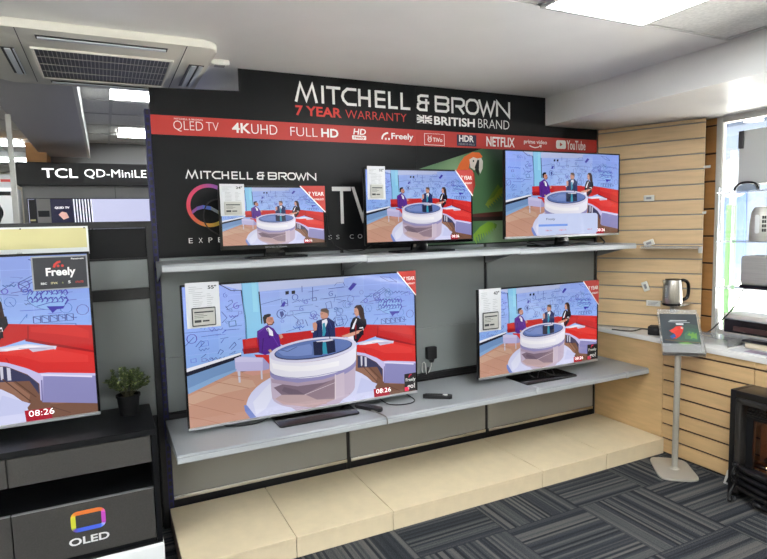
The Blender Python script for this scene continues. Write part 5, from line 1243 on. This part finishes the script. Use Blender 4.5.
for x in (-.03, .03): M().box(x - .012, x + .012, -.11, .13, .1975, .2012).build('slot', m_matt, t, False)
for x, y in ((-.05, .14), (.05, .14), (-.05, -.125), (.05, -.125)): M().lathe([(0, 0), (.010, 0), (.010, .005), (0, .005)], (x, y, -.0005), 12).build('foot', m_dark, t, False)
M().box(-.0755, -.073, -.02, .02, .036, .044, .001, 1).build('badge', m_silver, t, False)
M().box(-.085, -.0735, -.12, -.09, .09, .11, .003).build('lever', m_gloss, t, False)
t = thing('mini_oven', 'pale countertop oven with a dark glass door under the window shelves', 'oven', (3.51, -1.0, .7575))
q = M(); q.box(-.085, .085, -.21, .19, .012, .178, .012); q.build('body', mat('champagne enamel', rgb(206, 200, 192), .35), t, False)
q = M(); q.box(-.0895, -.084, -.20, .178, .062, .150, .002, 1); dr = q.build('door', m_gloss, t, False)
q = M(); q.box(-.091, -.089, -.18, .12, .075, .105); q.build('inner_glow', mat('brown glow tint', rgb(70, 46, 44), .3), dr, False)  # brown patch painted on the door for the glow inside
q = M(); q.tube([(-.102, .16, .150), (-.102, -.18, .150)], .005); q.build('handle', m_silver, t, False)
q = M(); q.box(-.093, -.084, -.20, .18, .030, .055, .002, 1); q.build('crumb_tray', m_silver, t, False)
for x, y in ((-.06, .16), (.06, .16), (-.06, -.18), (.06, -.18)): M().box(x - .012, x + .012, y - .012, y + .012, 0, .0125).build('foot', m_dark, t, False)
t = thing('serving_tray', 'black tray on a cream box in front of the countertop oven', 'tray', (3.37, -1.10, .7575))
M().box(3.345, 3.41, -1.36, -1.00, .7595, .792, .003, 1).build('box', mat('cream carton', rgb(222, 210, 186), .6), t)
q = M(); q.box(3.335, 3.415, -1.37, -.985, .793, .806, .005); q.build('tray', m_gloss, t)
t = thing('acrylic_riser', 'low clear acrylic riser on the white counter beside the leaflet holder', 'riser', (3.34, -.80, .7575))
M().box(3.27, 3.41, -.95, -.64, .799, .803).build('top', m_acry, t)
for y in (-.95, -.644): M().box(3.27, 3.41, y, y + .004, .7575, .7985).build('side', m_acry, t)
t = thing('flat_leaflet', 'white leaflet with a purple picture lying on the counter edge', 'leaflet', (3.265, -1.12, .7575))
M().box(3.215, 3.335, -1.34, -.985, .7575, .7600).build('sheet', m_paper, t)
M().box(3.235, 3.305, -1.22, -1.06, .7601, .7604).build('picture', mat('purple print', rgb(128, 112, 140), .4, noise=.3, scale=30), t)
M().box(3.318, 3.328, -1.30, -1.00, .7601, .7604).build('picture', m_ink, t)
cable('black appliance lead hanging from the steel toaster to the counter plug', bez([(3.425, -.93, 1.09), (3.405, -.89, .98), (3.40, -.80, .87), (3.42, -.72, .80), (3.47, -.63, .768)]), .0045)
t = thing('mains_plug', 'black mains plug lying on the white counter by the window frame', 'plug', (3.50, -.60, .7575), .5)
q = M(); q.box(-.028, .028, -.024, .024, .0, .020, .006); q.build('body', m_matt, t, False)
q = M()
for y in (-.012, .012): q.box(.028, .044, y - .003, y + .003, .008, .012)
q.build('pins', m_chrome, t, False)

# ------------------------------------------------------------------ electric fireplace on the floor against the counter
fp = thing('electric_fireplace', 'black electric fireplace with glowing logs, on the carpet against the counter', 'fireplace', (3.012, -1.135, 0), -PI / 2)
FW = .66
def fbuild(q, n, m_, par=None): return q.build(n, m_, par or fp, False)
q = M(); q.box(0, .030, .0, .180, 0, .594, .004); q.box(FW - .030, FW, .0, .180, 0, .594, .004); q.box(.030, FW - .030, .0, .180, .556, .594, .004); fbuild(q, 'surround', m_iron)
q = M()
prof = [(.030, .008), (.044, -.010), (.056, .002), (.064, .022)]
for (x0, x1) in ((.030, .064), (FW - .064, FW - .030)):
    q.box(x0, x1, -.006, .06, .02, .556, .010, 3)
q.box(.030, FW - .030, -.006, .06, .522, .556, .010, 3); fbuild(q, 'inner_trim', mat('soft black paint', rgb(44, 42, 40), .35))  # even near-black, a little lighter than the surround
q = M()
for k in range(5): q.box(.072, FW - .072, .022 + .003 * k, .05, .458 + k * .0125, .467 + k * .0125, .002, 1)
fbuild(q, 'louvre_hood', m_iron)
q = M(); q.box(.066, .100, .045, .07, .03, .452); q.box(FW - .100, FW - .066, .045, .07, .03, .452); q.box(.066, FW - .066, .05, .07, .436, .454); fbuild(q, 'fire_frame', m_matt)
q = M(); q.box(.066, FW - .066, .172, .178, .03, .52); fbuild(q, 'firebox_back', m_brick)
q = M(); q.box(.066, FW - .066, .03, .172, .03, .10); fbuild(q, 'fire_bed', m_iron)
M().box(.101, FW - .101, .056, .059, .18, .435).build('glass', m_glassd, fp, False)
rr = random.Random(5); q = M()
for k in range(7):
    x = .13 + k * .062; z = .175 + .02 * (k % 2); a = rr.uniform(-.4, .4)
    q.tube([(x - .06, .10 + .03 * (k % 2), z + a * .06), (x, .095, z + .012), (x + .06, .11, z - a * .06)], .021, 9)
fbuild(q, 'logs', m_log)
q = M()
for k in range(6):
    x = .17 + k * .06; q.ball((x, .088, .186 + .01 * (k % 3)), .016, sx=1.3, sy=.7, sz=.6, u=8, v=6)
fbuild(q, 'embers', m_ember)
q = M()
for k in range(9):
    x = .16 + k * .042; hgt = .05 + .05 * ((k * 5) % 4) / 3
    q.lathe([(0.001, 0), (.013, .012), (.011, hgt * .45), (.005, hgt * .8), (.0005, hgt)], (x, .125, .19), 8, sy=.4)
fbuild(q, 'flames', m_flame)
q = M()
def bow(x): return -.012 - .055 * math.sin(PI * (x - .05) / (FW - .10))
for z, r_ in ((.178, .017), (.140, .013), (.104, .014), (.068, .012)):
    q.tube([(x, bow(x) + (.0 if z < .17 else .008), z) for x in [.066 + (FW - .132) * k / 24 for k in range(25)]], r_, 10)
q.prism([(.06 + (FW - .12) * k / 20, bow(.06 + (FW - .12) * k / 20) + .010) for k in range(21)] + [(.06 + (FW - .12) * k / 20, bow(.06 + (FW - .12) * k / 20) + .016) for k in range(20, -1, -1)], 'xy', .05, .185)
fr = fbuild(q, 'fret', m_iron)
q = M(); q.box(.060, FW - .060, -.03, .03, .165, .180); fbuild(q, 'fret_top', m_iron)
for x in (.064, FW - .064):
    q = M()
    q.ball((x, -.040, .200), .014); q.ball((x, -.044, .110), .013); q.ball((x, -.044, .146), .011); q.tube(bez([(x, -.040, .19), (x - .006, -.055, .15), (x + .004, -.045, .10), (x - .004, -.065, .055), (x, -.085, .018), (x + .012, -.07, .012), (x + .012, -.058, .024)]), .008, 8); q.ball((x + .003, -.082, .014), .014)
    fbuild(q, 'fret_foot', m_iron)
q = M()
for k in range(4):
    x = .2 + k * .09; q.ball((x, bow(x) - .006, .030), .016, sx=1.6)
q.tube([(x, bow(x) - .004, .034) for x in [.16 + .34 * k / 14 for k in range(15)]], .009, 8); fbuild(q, 'ash_pan_rail', m_iron)
fl = bpy.data.lights.new('fire_glow', 'POINT'); fl.energy = 2.2; fl.color = (1.0, .5, .22); fl.shadow_soft_size = .03
fo = bpy.data.objects.new('fire_glow', fl); COL.objects.link(fo); fo.parent = fp; fo.location = (.33, .105, .30)
t = thing('wall_bracket', 'small white bracket on the carpet at the left edge of the fireplace', 'bracket', (3.12, -1.075, 0))
q = M(); q.prism([(-.030, .0), (.030, .0), (.006, .085), (-.010, .085)], 'xz', -.006, .006, .002); o = q.build('plate', m_wplastic, t, False); o.rotation_euler = (0, 0, -PI / 2)
q = M(); q.prism([(-.014, .012), (.014, .012), (.001, .055)], 'xz', -.0075, -.0055); o = q.build('cutout', m_matt, t, False); o.rotation_euler = (0, 0, -PI / 2)

# ------------------------------------------------------------------ back area seen over the left display
bs = thing('header_sign', 'black header sign with lit white letters at the back of the shop', 'sign', (.6, 3.6, 0))
M().box(-.735, 2.2, 3.56, 3.80, 2.012, 2.238, .003, 1).build('box', m_matt, bs)
M().box(-.70, 2.2, 3.62, 3.78, .0, 2.011).build('wall_panel', m_greyback, bs)
M().box(.128, .132, 3.617, 3.622, .0, 2.01).build('panel_joint', m_inkd, bs)
text('TCL', -.516, -.204, 2.086, 2.180, 3.558, m_glow, 'letters', bs, .01)
text('QD-MiniLED', -.144, .535, 2.082, 2.178, 3.558, m_glow, 'letters', bs, .0)
t = thing('back_television', 'very wide television with a blank lavender screen under the lit header sign', 'television', (.35, 3.58, 1.2))
M().box(-.665, 1.25, 3.56, 3.61, .85, 1.885, .004).build('casing', m_matt, t)
M().box(-.655, 1.24, 3.556, 3.561, .86, 1.876).build('screen', m_lav, t)
M().box(-.60, -.10, 3.553, 3.5555, .86, 1.876).build('menu_panel', m_lcd, t)
q = M()
for k in range(7): q.prism([(-.265 + k * .026, 1.876), (-.253 + k * .026, 1.876), (-.235 + k * .027, .9), (-.247 + k * .027, .9)], 'xz', 3.5515, 3.5525)
q.build('menu_stripes', mat('lit white stripes', rgb(230, 230, 240), .3, emit=rgb(226, 226, 238), es=.6), t)
text('QLED TV', -.43, -.30, 1.775, 1.80, 3.552, m_clockt, 'screen_text', t, .03)
q = M(); q.prism([(-.40, 1.72), (-.37, 1.75), (-.33, 1.74), (-.31, 1.69), (-.36, 1.67)], 'xz', 3.5515, 3.5525); q.build('picture', mat('lit pink picture', rgb(200, 160, 150), .3, emit=rgb(210, 160, 150), es=.5), t)
t = thing('back_price_card', 'grey price card on the back television beside a black strip', 'price card', (-.55, 3.55, 1.78))
M().box(-.585, -.465, 3.546, 3.549, 1.62, 1.878).build('paper', mat('grey card', rgb(150, 148, 146), .6), t)
M().box(-.575, -.478, 3.543, 3.5455, 1.70, 1.76).build('shelf_label', m_inkd, t)
M().box(-.650, -.590, 3.546, 3.549, 1.60, 1.872).build('energy_strip', m_matt, t)
M().box(-.645, -.60, 3.543, 3.5455, 1.66, 1.675).build('yellow_mark', m_cream, t)
t = thing('post', 'slim white post standing left of the lit header sign', 'post', (-.592, 2.1, 0))
M().box(-.611, -.575, 2.082, 2.118, .0065, 2.428, .003, 1).build('shaft', m_wplastic, t)
M().box(-.65, -.536, 2.04, 2.16, .0, .006).build('base_plate', m_wplastic, t)
struct(M().box(-.715, -.52, 4.35, 4.895, 0, 2.53).build('wall_pier', m_wood))
def washer(label, loc):
    t = thing('washing_machine', label, 'washing machine', loc, 0, 'stacked washing machines')
    q = M(); q.box(-.30, .30, 0, .55, 0, .85, .012); q.build('body', m_wgloss, t, False)
    q = M(); q.tube([(.085 * math.cos(a * PI / 18) , -.012, .52 + .165 * math.sin(a * PI / 18)) for a in range(36)], .040, 8, closed=True); q.build('door_ring', m_gloss, t, False)
    q = M(); q.ball((0, 0, .52), .14, sy=.25, u=20, v=12); q.build('door_glass', m_gloss, t, False)
    q = M(); q.box(.05, .24, -.004, .002, .745, .80, .002, 1); q.build('display', m_gloss, t, False)
    q = M(); q.box(-.27, -.06, -.004, .002, .735, .81, .002, 1); q.build('drawer', m_wplastic, t, False)
    q = M(); q.lathe([(.03, 0), (.028, .02), (0, .021)], n=18, cap=False); o = q.build('knob', m_silver, t, False); o.matrix_local = Matrix.Translation((0, -.0, .775)) @ Matrix.Rotation(PI / 2, 4, 'X')
    return t
t = thing('appliance_plinth', 'white plinth under the stacked washing machines', 'plinth', (-1.33, 6.0, 0)); M().box(-1.75, -.90, 5.95, 6.7, 0, .46, .01).build('body', m_wplastic, t)
w1_ = washer('white washing machine at the bottom of the stack', (-1.33, 6.05, .4605))
copy_thing(w1_, (-1.33, 6.05, 1.3115), 0, 'white washing machine on top of the stack, left of the white post')
t = thing('sale_card', 'small white card with red print on the top washing machine', 'card', (-1.10, 6.1, 2.162))
M().box(-1.27, -1.04, 6.10, 6.106, 2.1625, 2.34).build('card', m_paper, t); M().box(-1.20, -1.07, 6.097, 6.0995, 2.24, 2.275).build('red_print', m_redt, t)
